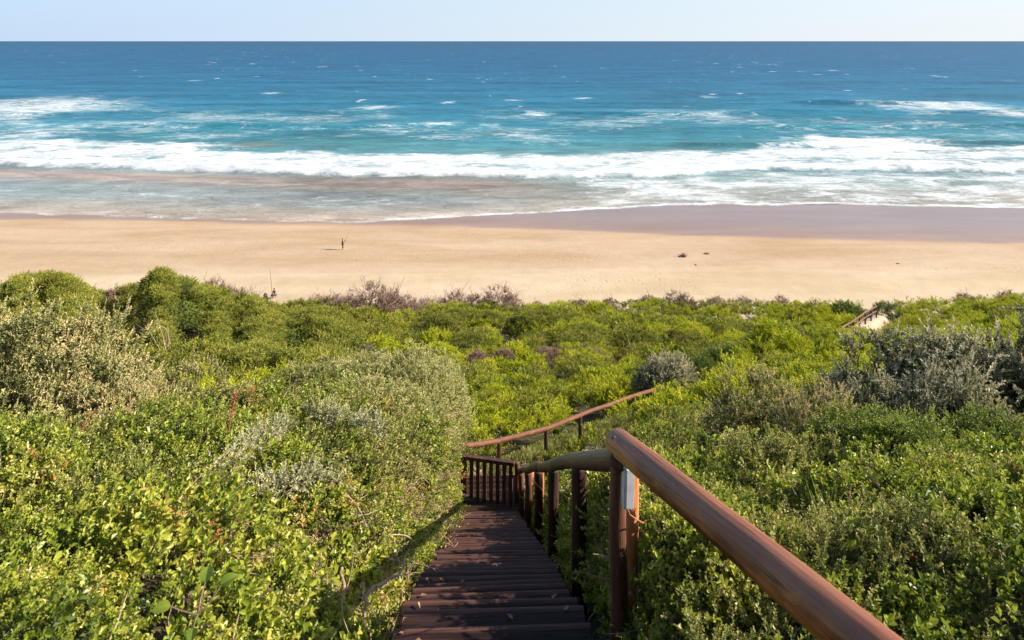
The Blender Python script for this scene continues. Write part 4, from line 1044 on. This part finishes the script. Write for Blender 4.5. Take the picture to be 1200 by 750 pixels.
# fallen grey branch beside the treads
pl = Plant(); g6 = np.random.default_rng(8)
def wbranch(name, pxs, r0, r1, label, twigs=3):
    pts = np.array([list(P(*q)) for q in pxs]); base = pts[0]
    t = np.linspace(0, len(pts) - 1, 12); i = np.clip(t.astype(int), 0, len(pts) - 2); f = (t - i)[:, None]
    c = pts[i] * (1 - f) + pts[i + 1] * f - base + g6.normal(0, .006, (12, 3)); pl = Plant(); pl.tube(c, r0, r1, 0, 6)
    for k in range(twigs): pl.tube(curve(g6, 4, .22, g6.normal(0, 1, 3) + [0, 0, .6], .8) + c[g6.integers(4, 11)], r1 * .7, r1 * .25, 0, 4)
    o = link(name, pl.mesh(name, [M['branch']]), loc=base); tag(o, label, 'branch')
wbranch('dead_branch', [(425, 700, 3.55), (448, 683, 3.8), (470, 672, 4.0), (478, 645, 4.2)], .010, .005, 'bleached dead branch leaning beside the stair treads', 5)
wbranch('dead_branch', [(418, 750, 3.2), (430, 715, 3.35), (425, 685, 3.5)], .008, .005, 'curved dead stem at the bottom of the left bank', 3)
wbranch('woody_stem', [(398, 740, 3.2), (402, 700, 3.35), (400, 665, 3.5)], .009, .007, 'upright reddish woody stem by the shadow on the left bank', 2)

# ------------------------------------------------------------------ timber
def bm_new(): return bmesh.new()
def finish(bm, name, mat, parent=None, loc=None, rot=None, smooth_sh=False):
    me = bpy.data.meshes.new(name); bm.to_mesh(me); bm.free(); me.materials.append(mat)
    if smooth_sh:
        for p_ in me.polygons: p_.use_smooth = True
    return link(name, me, parent, loc, rot)
def log_mesh(name, L, r0, r1, mat, seed, sag=0.0, k=20, n=26, wob=.05, up_local=None):
    """round log along +Z with slight waviness, knots, chamfered ends; 'top' attribute = how much each vertex faces up_local"""
    g7 = np.random.default_rng(seed); V = []; tops = []
    zs = np.concatenate([[0, .004], np.linspace(.018, L - .018, n), [L - .004, L]])
    wx = g7.normal(0, 1, 3); wy = g7.normal(0, 1, 3)
    for z in zs:
        t = z / L
        r = r0 * (1 - t) + r1 * t
        if z < .003 or z > L - .003: r *= .90
        elif z < .01 or z > L - .01: r *= .975
        cx = r0 * wob * sum(wx[i] * math.sin((i + 1) * PI * t * 1.3 + i) for i in range(3)); cy = r0 * wob * sum(wy[i] * math.sin((i + 1) * PI * t * 1.3 + i) for i in range(3)) 
        for j in range(k):
            a = 2 * PI * j / k
            rr = r * (1 + .015 * math.sin(3 * a + 5 * t + seed) + .012 * math.sin(7 * t * L + 2 * a + seed) + g7.normal(0, .003))
            V.append((cx + rr * math.cos(a), cy + rr * math.sin(a), z))
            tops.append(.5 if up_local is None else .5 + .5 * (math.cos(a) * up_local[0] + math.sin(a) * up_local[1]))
    nz = len(zs); F_ = []; Ls = []
    for i in range(nz - 1):
        for j in range(k):
            F_ += [i * k + j, i * k + (j + 1) % k, (i + 1) * k + (j + 1) % k, (i + 1) * k + j]; Ls.append(4)
    F_ += list(range(k))[::-1]; Ls.append(k); F_ += [(nz - 1) * k + j for j in range(k)]; Ls.append(k)
    V = np.array(V)
    me = mesh_np(name, V, F_, Ls, [mat], None, {'top': np.array(tops)}, True)
    return me
def log_between(name, a, b_, r0, r1, mat, seed, parent, ext=0.0, k=20, **kw):
    a = Vector(a); b_ = Vector(b_); d = (b_ - a); L = d.length; d.normalize()
    a = a - d * ext; L += 2 * ext
    q = d.to_track_quat('Z', 'Y'); up = q.inverted() @ Vector((0, 0, 1))
    n = math.hypot(up.x, up.y) or 1
    me = log_mesh(name, L, r0, r1, mat, seed, k=k, up_local=(up.x / n, up.y / n), **kw)
    o = link(name, me, parent); o.rotation_mode = 'QUATERNION'; o.rotation_quaternion = q; o.location = a - (parent.location if parent else Vector())
    return o
def box_mesh(name, sx, sy, sz, mat, bev=.004, seg=2, jitter=0.0, seed=0):
    bm = bmesh.new(); bmesh.ops.create_cube(bm, size=1)
    for v in bm.verts: v.co = Vector((v.co.x * sx, v.co.y * sy, v.co.z * sz))
    if bev: bmesh.ops.bevel(bm, geom=bm.edges[:], offset=bev, segments=seg, affect='EDGES', profile=.6)
    if jitter:
        rj = random.Random(seed)
        for v in bm.verts: v.co += Vector((rj.uniform(-1, 1), rj.uniform(-1, 1), rj.uniform(-1, 1))) * jitter
    me = bpy.data.meshes.new(name); bm.to_mesh(me); bm.free(); me.materials.append(mat); return me

# staircase -------------------------------------------------------------
st = empty('wooden_staircase', (0, 1.0, H - float(stair_drop(np.array(1.0))) - .2)); tag(st, 'dark plank staircase running straight down through the scrub', 'staircase')
def loc_in(parent, v): return Vector(v) - parent.location
rs = random.Random(4)
Yn = 0.3; k = 0
while Yn < 12.95:
    going = .22
    yc = Yn + going / 2
    xl, xr = float(stair_L(np.array(yc))), float(stair_R(np.array(yc)))
    w = xr - xl + rs.uniform(-.02, .03)
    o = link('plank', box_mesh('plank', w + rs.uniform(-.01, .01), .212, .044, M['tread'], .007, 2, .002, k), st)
    o.location = loc_in(st, ((xl + xr) / 2 + rs.uniform(-.012, .012), yc, H - float(stair_drop(np.array(yc))) - .023 + rs.uniform(-.005, .005)))
    o.rotation_euler = (rs.uniform(-.025, .025), rs.uniform(-.012, .012), .032 + rs.uniform(-.012, .012))
    Yn += going; k += 1
for i in range(9):
    y = 13.07 + i * .15
    xl = -1.08; xr = .13
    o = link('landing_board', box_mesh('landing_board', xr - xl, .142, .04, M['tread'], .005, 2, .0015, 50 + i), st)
    o.location = loc_in(st, ((xl + xr) / 2, y, H - 9.12 - .02 + rs.uniform(-.003, .003))); o.rotation_euler = (0, 0, .03)
for side in (0, 1):
    fn = stair_L if side == 0 else stair_R; dx = .045 if side == 0 else -.045
    for (ya, yb) in ((.3, 3.2), (3.2, 13.0)):
        a = Vector((float(fn(np.array(ya))) + dx, ya, H - float(stair_drop(np.array(ya))) - .17)); c_ = Vector((float(fn(np.array(yb))) + dx, yb, H - float(stair_drop(np.array(yb))) - .17))
        d = c_ - a; o = link('stringer', box_mesh('stringer', .05, d.length, .16, M['tread'], .005, 1), st)
        o.location = loc_in(st, (a + c_) / 2); o.rotation_mode = 'QUATERNION'; o.rotation_quaternion = d.to_track_quat('Y', 'Z')

# leaf litter blown onto the steps
pl = Plant(); gl9 = np.random.default_rng(77); nl = 150
yy = gl9.uniform(2.6, 12.8, nl); kk = np.floor((yy - .3) / .22); yc_ = .3 + kk * .22 + .11
xx = stair_L(yy) + (stair_R(yy) - stair_L(yy)) * np.clip(gl9.beta(.6, .6, nl), .03, .97)
pl.leaves(np.stack([xx, yy, H - stair_drop(yc_) + .004], 1), np.stack([gl9.normal(0, 1, nl), gl9.normal(0, 1, nl), gl9.uniform(0, .25, nl)], 1), gl9.normal(0, .15, (nl, 3)) + [0, 0, 1.], .035 * gl9.uniform(.5, 1.3, nl), .018, gl9.random(nl), 0)
o = link('leaf_litter', pl.mesh('leaf_litter', [M['dry_leaf']])); tag(o, 'dry leaf litter scattered over the stair planks', 'leaf litter', kind='stuff')

# near railing -----------------------------------------------------------
def rp(Y): return Vector((float(rail_X(np.array(Y))), Y, H - float(rail_drop(np.array(Y)))))
rl = empty('log_railing', (rp(3.2).x, 3.2, H - 2.75)); tag(rl, 'long stained log handrail with posts along the right side of the stairs', 'railing')
RR = .060
n0, n1 = rp(-0.6), rp(3.2)
log_between('handrail', n0 + Vector((0, 0, -RR)), n1 + Vector((0, .05, -RR)), .064, .062, M['rail'], 3, rl, k=32, wob=.02)
log_between('handrail', rp(3.2) + Vector((-.002, -.03, -RR - .012)), rp(8.2) + Vector((0, 0, -RR - .004)), .054, .051, M['rail_lichen'], 8, rl, k=26, wob=.10)
log_between('handrail', rp(8.2) + Vector((0, .005, -RR - .006)), rp(13.55) + Vector((0, 0, -RR)), .051, .049, M['rail_lichen'], 12, rl, k=22, wob=.08)
for i, Y in enumerate((-.3, 1.3)):
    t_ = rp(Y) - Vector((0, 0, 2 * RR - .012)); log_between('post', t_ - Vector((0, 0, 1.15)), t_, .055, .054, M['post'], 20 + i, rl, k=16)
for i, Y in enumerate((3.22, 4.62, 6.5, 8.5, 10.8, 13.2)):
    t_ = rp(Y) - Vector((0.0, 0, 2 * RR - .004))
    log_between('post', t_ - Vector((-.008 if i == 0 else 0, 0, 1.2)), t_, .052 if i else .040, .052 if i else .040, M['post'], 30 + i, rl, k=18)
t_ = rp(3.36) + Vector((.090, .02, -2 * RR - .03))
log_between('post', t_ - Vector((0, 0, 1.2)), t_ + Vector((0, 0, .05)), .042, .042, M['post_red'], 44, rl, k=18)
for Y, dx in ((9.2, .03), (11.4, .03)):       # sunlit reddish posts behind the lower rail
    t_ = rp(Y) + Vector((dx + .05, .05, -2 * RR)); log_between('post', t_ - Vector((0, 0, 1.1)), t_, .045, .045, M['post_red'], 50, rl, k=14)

# bolt heads at the joint
for q, (py_, Y_) in enumerate(((514, 3.13), (531, 3.15))):
    bm = bmesh.new(); bmesh.ops.create_cone(bm, segments=6, radius1=.011, radius2=.010, depth=.012, cap_ends=True)
    o = finish(bm, 'bolt', M['rod'], rl, rot=(R(90), 0, R(20))); o.location = P(719.5, py_, Y_) - rl.location
# white casing on the post
cs = empty('white_casing', tuple(P(736, 596, 3.14))); tag(cs, 'small white plastic casing fixed to the rail post', 'casing')
bm = bmesh.new(); bmesh.ops.create_cube(bm, size=1)
for v in bm.verts: v.co = Vector((v.co.x * .046, v.co.y * .05, v.co.z * .205 + .1025))
bmesh.ops.bevel(bm, geom=bm.edges[:], offset=.006, segments=3, affect='EDGES')
o = finish(bm, 'casing_body', M['plastic'], cs); o.location = (0, .01, 0)
bm = bmesh.new(); bmesh.ops.create_cube(bm, size=1)
for v in bm.verts: v.co = Vector((v.co.x * .040, v.co.y * .010, v.co.z * .180 + .1025))
bmesh.ops.bevel(bm, geom=bm.edges[:], offset=.003, segments=3, affect='EDGES')
o = finish(bm, 'casing_cover', M['plastic'], cs); o.location = (.001, -.019, 0)
cs.rotation_euler = (0, 0.02, R(10))
# twine tied round the posts
pl = Plant(); a0 = np.array(P(736, 597, 3.10)); pts = [a0, np.array(P(738, 603, 3.09)), np.array(P(745, 608, 3.12)), np.array(P(754, 613, 3.25)), np.array(P(757, 610, 3.4))]
pl.tube(np.array(pts) - a0, .003, .003, 0, 6)
o = link('twine', pl.mesh('twine', [M['twine']]), loc=a0); tag(o, 'orange twine tied round the post under the white casing', 'twine')

# picket barrier at the foot of the stairs -----------------------------------
gl_, gr_ = P(541, 533, 13.75), P(603, 541.5, 13.45)
zb_l, zb_r = P(541, 592, 13.75).z, P(603, 598, 13.45).z
gt = empty('picket_barrier', (gl_.x, gl_.y, H - 9.2)); tag(gt, 'low picket barrier of dark wooden slats across the stair foot', 'barrier')
def beam(name, a, b_, w, h, mat, parent, seed=0):
    a = Vector(a); b_ = Vector(b_); d = b_ - a
    o = link(name, box_mesh(name, w, d.length, h, mat, .006, 2, .0015, seed), parent)
    o.location = loc_in(parent, (a + b_) / 2); o.rotation_mode = 'QUATERNION'; o.rotation_quaternion = d.to_track_quat('Y', 'Z'); return o
top_l = gl_ + Vector((0, 0, -.03)); top_r = gr_ + Vector((0, 0, -.03))
beam('top_rail', top_l, top_r, .10, .07, M['rail_far'] if False else M['post'], gt, 1)
beam('bottom_rail', Vector((gl_.x, gl_.y, zb_l)), Vector((gr_.x, gr_.y, zb_r)), .05, .07, M['picket'], gt, 2)
NP = 8
for i in range(NP):
    t = .07 + i / (NP - 1) * .86
    a = top_l.lerp(top_r, t); zz = zb_l + (zb_r - zb_l) * t
    hgt = a.z - .045 - zz + .02
    o = link('picket', box_mesh('picket', .075, .035, hgt, M['picket'], .005, 2, .0015, i), gt); o.location = loc_in(gt, (a.x, a.y - .045, zz + hgt / 2 - .005)); o.rotation_euler = (0, rs.uniform(-.012, .012), -.25)
for q, (a, zz) in enumerate(((top_l, zb_l), (top_r, zb_r))):
    log_between('post', (a.x + (.03 if q == 0 else .05), a.y + .05, zz - .4), (a.x + (.03 if q == 0 else .05), a.y + .05, a.z + (-.035 if q == 0 else .0)), .05, .05, M['post'], 60 + q, gt, k=14)

# far railing: descends to the right beyond the landing -------------------------
FR = [(533, 521, 15.5), (585, 514, 16.4), (640, 500, 18.3), (683, 483, 20.3), (742, 462, 23.0), (776, 452, 24.6)]
fp = [P(*q) for q in FR]
fr = empty('log_railing', (fp[0].x, fp[0].y, fp[0].z - .9)); tag(fr, 'sunlit bent log rail descending to the right beyond the picket barrier', 'railing')
for i in range(len(fp) - 1):
    log_between('handrail', fp[i] - Vector((0, 0, .055)), fp[i + 1] - Vector((0, 0, .055)), .060, .058, M['rail_far'], 70 + i, fr, ext=.02, k=16, n=10)
for i, q in enumerate([(585, 514, 16.42), (640, 500, 18.32), (680, 484.3, 20.2), (743, 462, 23.05)]):
    t_ = P(*q) - Vector((0, -.01, .10)); log_between('post', t_ - Vector((0, 0, 1.0)), t_, .055, .055, M['post'], 80 + i, fr, k=12, n=8)
# distant railing beside the last steps to the beach
DR = [(985, 385, 52), (1000, 376, 56), (1014, 366, 61), (1027, 359, 66)]
dp = [P(*q) for q in DR]
for q in dp: print('DR', q.z - gz(q.x, q.y))
dd_ = empty('log_railing', (dp[0].x, dp[0].y, dp[0].z - .9)); tag(dd_, 'distant wooden rail beside the last steps down to the beach', 'railing')
for i in range(3):
    log_between('handrail', dp[i], dp[i + 1], .075, .07, M['rail_far'], 90 + i, dd_, ext=.02, k=12, n=6)
    log_between('handrail', dp[i] - Vector((0, 0, .45)), dp[i + 1] - Vector((0, 0, .45)), .06, .06, M['rail_far'], 95 + i, dd_, ext=.02, k=12, n=6)
for i in range(7):
    t = i / 6 * 3; j = min(int(t), 2); a = dp[j].lerp(dp[j + 1], t - j); log_between('post', a - Vector((0, 0, 1.1)), a + Vector((0, 0, -.04)), .07, .07, M['post'], 100 + i, dd_, k=10, n=6)

# ------------------------------------------------------------------ people and things on the beach
def bz(x, y): return float(beach_z(np.array([x]), np.array([y]))[0])
def skin_body(name, joints, edges, radii, mat, parent, sub=2):
    me = bpy.data.meshes.new(name); me.from_pydata([tuple(j) for j in joints], edges, []); me.materials.append(mat)
    o = link(name, me, parent)
    sk = o.modifiers.new('skin', 'SKIN'); sk.use_smooth_shade = True
    for i, r in enumerate(radii):
        me.skin_vertices[0].data[i].radius = (r, r)
    me.skin_vertices[0].data[0].use_root = True
    ss = o.modifiers.new('sub', 'SUBSURF'); ss.levels = sub; ss.render_levels = sub
    bpy.context.view_layer.update()
    ev = o.evaluated_get(bpy.context.evaluated_depsgraph_get()); m2 = bpy.data.meshes.new_from_object(ev)
    o.modifiers.clear(); o.data = m2
    return o
def clothes(body_polys_from): pass

def person(loc, rz, label, sitting=False):
    o = empty('person', loc, (0, 0, rz)); tag(o, label, 'person')
    if not sitting:
        J = [(0, 0, .95), (0, 0, 1.15), (0, 0, 1.40), (0, 0, 1.50), (0, .02, 1.63), (0, .02, 1.74),
             (.17, 0, 1.40), (.24, .10, 1.15), (.16, .34, 1.15), (.15, .41, 1.16),
             (-.17, 0, 1.40), (-.23, .12, 1.16), (-.05, .34, 1.28), (.0, .40, 1.31),
             (.10, 0, .90), (.12, .03, .50), (.13, 0, .09), (.13, .14, .04),
             (-.10, 0, .90), (-.13, .06, .50), (-.15, .02, .09), (-.15, .16, .04)]
    else:
        J = [(0, 0, .42), (0, .03, .62), (0, .08, .85), (0, .10, .95), (0, .14, 1.06), (0, .14, 1.17),
             (.17, .08, .85), (.25, .18, .62), (.14, .38, .55), (.12, .45, .55),
             (-.17, .08, .85), (-.25, .18, .62), (-.14, .38, .55), (-.12, .45, .55),
             (.10, .05, .40), (.14, .45, .50), (.13, .48, .08), (.13, .62, .04),
             (-.10, .05, .40), (-.14, .45, .50), (-.13, .48, .08), (-.13, .62, .04)]
    E = [(0, 1), (1, 2), (2, 3), (3, 4), (4, 5), (2, 6), (6, 7), (7, 8), (8, 9), (2, 10), (10, 11), (11, 12), (12, 13), (0, 14), (14, 15), (15, 16), (16, 17), (0, 18), (18, 19), (19, 20), (20, 21)]
    Rr = [.13, .125, .14, .06, .095, .075, .065, .045, .038, .04, .065, .045, .038, .04, .09, .06, .045, .04, .09, .06, .045, .04]
    skin_body('body', J, E, Rr, M['skin'], o)
    # clothing: slightly wider skins over torso, sleeves and legs
    sj = [J[0], J[1], J[2], J[6], tuple((np.array(J[6]) + np.array(J[7])) / 2 + 0), J[10], tuple((np.array(J[10]) + np.array(J[11])) / 2)]
    skin_body('shirt', sj, [(0, 1), (1, 2), (2, 3), (3, 4), (2, 5), (5, 6)], [.15, .15, .16, .085, .07, .085, .07], M['cloth_shirt'], o)
    tj = [J[0], J[14], J[15], tuple(np.array(J[15]) * .4 + np.array(J[16]) * .6), J[18], J[19], tuple(np.array(J[19]) * .4 + np.array(J[20]) * .6)]
    skin_body('trousers', tj, [(0, 1), (1, 2), (2, 3), (0, 4), (4, 5), (5, 6)], [.15, .115, .085, .075, .115, .085, .075], M['cloth_dark'], o)
    hc = np.array(J[5])
    bm = bmesh.new(); bmesh.ops.create_icosphere(bm, subdivisions=3, radius=.108)
    for v in list(bm.verts):
        if v.co.z < -.01 and v.co.y > -.05: bm.verts.remove(v)
    hob = finish(bm, 'hair', M['hair'], o, smooth_sh=True); hob.location = Vector(hc) + Vector((0, -.015, -.045))
    # nose
    bm = bmesh.new(); bmesh.ops.create_cone(bm, segments=8, radius1=.02, radius2=.006, depth=.03, cap_ends=True); nb = finish(bm, 'nose', M['skin'], o, rot=(R(-90), 0, 0)); nb.location = Vector(J[4]) + Vector((0, .10, .03))
    return o
ap = P(401.5, 294, 108); ax, ay = ap.x, ap.y
person((ax, ay, bz(ax, ay)), R(-60), 'person standing on the open sand holding up a long fishing rod')
# rod held by the angler
def rod(name, base, tip, label, r0=.022, r1=.008):
    a = Vector(base); d = Vector(tip) - a; o = empty(name, a); tag(o, label, 'fishing rod')
    n = 12; pl = Plant(); c = np.array([list(d * (i / n) + Vector((0, 0, -.12 * (i / n) ** 2))) for i in range(n + 1)])
    pl.tube(c, r0, r1, 0, 6); link('blank', pl.mesh('rod_blank', [M['rod']]), o)
    p2 = Plant(); p2.tube(c[:3], r0 * 1.5, r0 * 1.3, 0, 8); link('grip', p2.mesh('rod_grip', [M['cloth_dark']]), o)
    bm = bmesh.new(); bmesh.ops.create_cone(bm, segments=12, radius1=.05, radius2=.05, depth=.07, cap_ends=True); rr = finish(bm, 'reel', M['rod'], o, rot=(R(90), 0, 0)); rr.location = Vector(c[2]) + Vector((0, 0, -.07))
rod('fishing_rod', (ax + .18, ay + .28, bz(ax, ay) + 1.05), (ax + 1.15, ay + .5, bz(ax, ay) + 3.3), 'thin fishing rod held by the person on the open sand')
# kit by the dune edge
kp = P(318, 346, 84.5)
kx, ky = kp.x, kp.y
kz = max(bz(kx, ky), gz(kx, ky)) + 0.0
person((kx + .42, ky + .1, kz), R(150), 'seated person beside the upright rod at the edge of the dune', True)
rod('fishing_rod', (kx + .15, ky, kz), (kx - .28, ky + .2, kz + 3.9), 'tall fishing rod standing upright at the edge of the dune', .03, .012)
st_ = empty('folding_stool', (kx + .42, ky + .05, kz)); tag(st_, 'low folding stool under the seated person at the dune edge', 'stool')
sme = box_mesh('seat', .36, .34, .04, M['bag'], .012, 2); q_ = link('seat', sme, st_); q_.location = (0, 0, .29)
for (lx, ly) in ((-.14, -.13), (.14, -.13), (-.14, .13), (.14, .13)):
    pl = Plant(); pl.tube(np.array([[lx * 1.1, ly * 1.1, -.03], [lx * .9, ly * .9, .28]]), .013, .013, 0, 6); link('leg', pl.mesh('stool_leg', [M['rod']]), st_)
bg = empty('tackle_bag', (kx - .75, ky, kz)); tag(bg, 'dark tackle bag on the sand left of the upright rod', 'bag')
bm = bmesh.new(); bmesh.ops.create_cube(bm, size=1)
for v in bm.verts: v.co = Vector((v.co.x * .5 * (1 if v.co.z < 0 else .8), v.co.y * .34 * (1 if v.co.z < 0 else .75), v.co.z * .55 + .27))
bmesh.ops.bevel(bm, geom=bm.edges[:], offset=.07, segments=3, affect='EDGES'); finish(bm, 'bag_body', M['bag'], bg, smooth_sh=True)
pl = Plant(); pl.tube(np.array([[-.15, 0, .5], [-.1, 0, .64], [.1, 0, .64], [.15, 0, .5]]), .02, .02, 0, 6); link('strap', pl.mesh('bag_strap', [M['cloth_dark']]), bg)
# driftwood
def drift(px, py, w, h, label, seed, name='driftwood', n=9):
    q = P(px, py, H * F / (py - 48) * .975); x, y = q.x, q.y; g8 = np.random.default_rng(seed); pl = Plant()
    for i in range(n):
        d = g8.normal(0, 1, 3) * [1, .6, .35]; d[2] = abs(d[2])
        c = curve(g8, 6, w * g8.uniform(.5, .9), d, .4, .15); c = c - (c[0] + c[-1]) / 2 * [1, 1, 0] + g8.normal(0, 1, 3) * [w * .14, w * .1, 0]
        c[:, 2] = c[:, 2] * h / w * .9 + .03; pl.tube(c, h * .22, h * .07, 0, 7)
    V = g8.normal(0, 1, (60, 3)) * [w * .26, w * .16, h * .3]; V[:, 2] = abs(V[:, 2]) + .02
    pl.leaves(V, g8.normal(0, 1, (60, 3)), g8.normal(0, 1, (60, 3)), w * .22, w * .1, g8.random(60), 0)
    o = link(name, pl.mesh(name, [M['drift']]), loc=(x, y, bz(x, y) - .02)); tag(o, label, 'driftwood')
drift(801, 303, 1.15, .75, 'dark tangled heap of driftwood alone on the open sand', 1, n=14)
drift(828, 299, .75, .28, 'small flat piece of driftwood beside the larger heap', 2)
drift(815, 315, .35, .15, 'tiny dark scrap of wood on the sand below the driftwood heap', 3)
drift(1052, 313, .45, .18, 'tiny dark scrap lying on the sand toward the right', 4)

# ------------------------------------------------------------------ light, sky, camera
SUN_EL, SUN_AZ = R(28.0), R(90.0)     # sun out to the right (+X)
w = bpy.data.worlds.new('World'); scene.world = w; w.use_nodes = True
nt = w.node_tree; bgn = nt.nodes['Background']
sky = nt.nodes.new('ShaderNodeTexSky'); sky.sky_type = 'NISHITA'; sky.sun_disc = False
sky.sun_elevation = SUN_EL; sky.sun_rotation = SUN_AZ
sky.altitude = 30; sky.air_density = 1.0; sky.dust_density = 0.6; sky.ozone_density = 1.6
wb = NB(nt)
dirn = wb.n('ShaderNodeTexCoord').outputs['Generated']
sp3 = wb.n('ShaderNodeSeparateXYZ'); wb.l(dirn, sp3.inputs[0])
hz = wb.ramp(sp3.outputs['Z'], [(0.0, 1.0), (.06, .9), (.16, .3), (.35, 0.0)])            # pale marine haze low over the sea
side = wb.ramp(wb.math('ADD', wb.math('MULTIPLY', sp3.outputs['X'], .5), .5), [(.2, (2.4, 3.15, 4.2)), (.5, (3.05, 3.6, 4.2)), (.8, (3.7, 4.02, 4.3))])
side2 = wb.ramp(wb.math('MULTIPLY', sp3.outputs['Z'], 12.0), [(0.0, (1.06, 1.02, .98)), (.4, (1, 1, 1)), (1.0, (.92, .97, 1.0))])
vm = wb.n('ShaderNodeVectorMath', operation='MULTIPLY'); wb.l(side, vm.inputs[0]); wb.l(side2, vm.inputs[1])
wb.l(wb.mix(hz, sky.outputs[0], vm.outputs[0]), bgn.inputs['Color']); bgn.inputs['Strength'].default_value = 0.085
sl = bpy.data.lights.new('sun', 'SUN'); sl.energy = 5.0; sl.angle = R(0.53); sl.color = (1.0, .91, .77)
so = bpy.data.objects.new('sun', sl); COL.objects.link(so); so.location = (60, 0, 80)
sd_ = Vector((math.sin(SUN_AZ) * math.cos(SUN_EL), math.cos(SUN_AZ) * math.cos(SUN_EL), math.sin(SUN_EL)))
so.rotation_euler = (-sd_).to_track_quat('-Z', 'Y').to_euler()

cam = bpy.data.cameras.new('camera'); co = bpy.data.objects.new('camera', cam); COL.objects.link(co); scene.camera = co
co.location = (0, 0, H); co.rotation_euler = (R(90), 0, R(0)); cam.lens = 24; cam.sensor_width = 36; cam.shift_y = -327 / 1200
cam.clip_start = .1; cam.clip_end = 200000
cam.dof.use_dof = True; cam.dof.focus_distance = 14; cam.dof.aperture_fstop = 6.3
vs = scene.view_settings; vs.view_transform = 'Standard'; vs.look = 'None'; vs.gamma = 1; vs.use_curve_mapping = False
vs.exposure = 1.42
scene.cycles.use_denoising = True
scene.cycles.max_bounces = 8; scene.cycles.transparent_max_bounces = 4
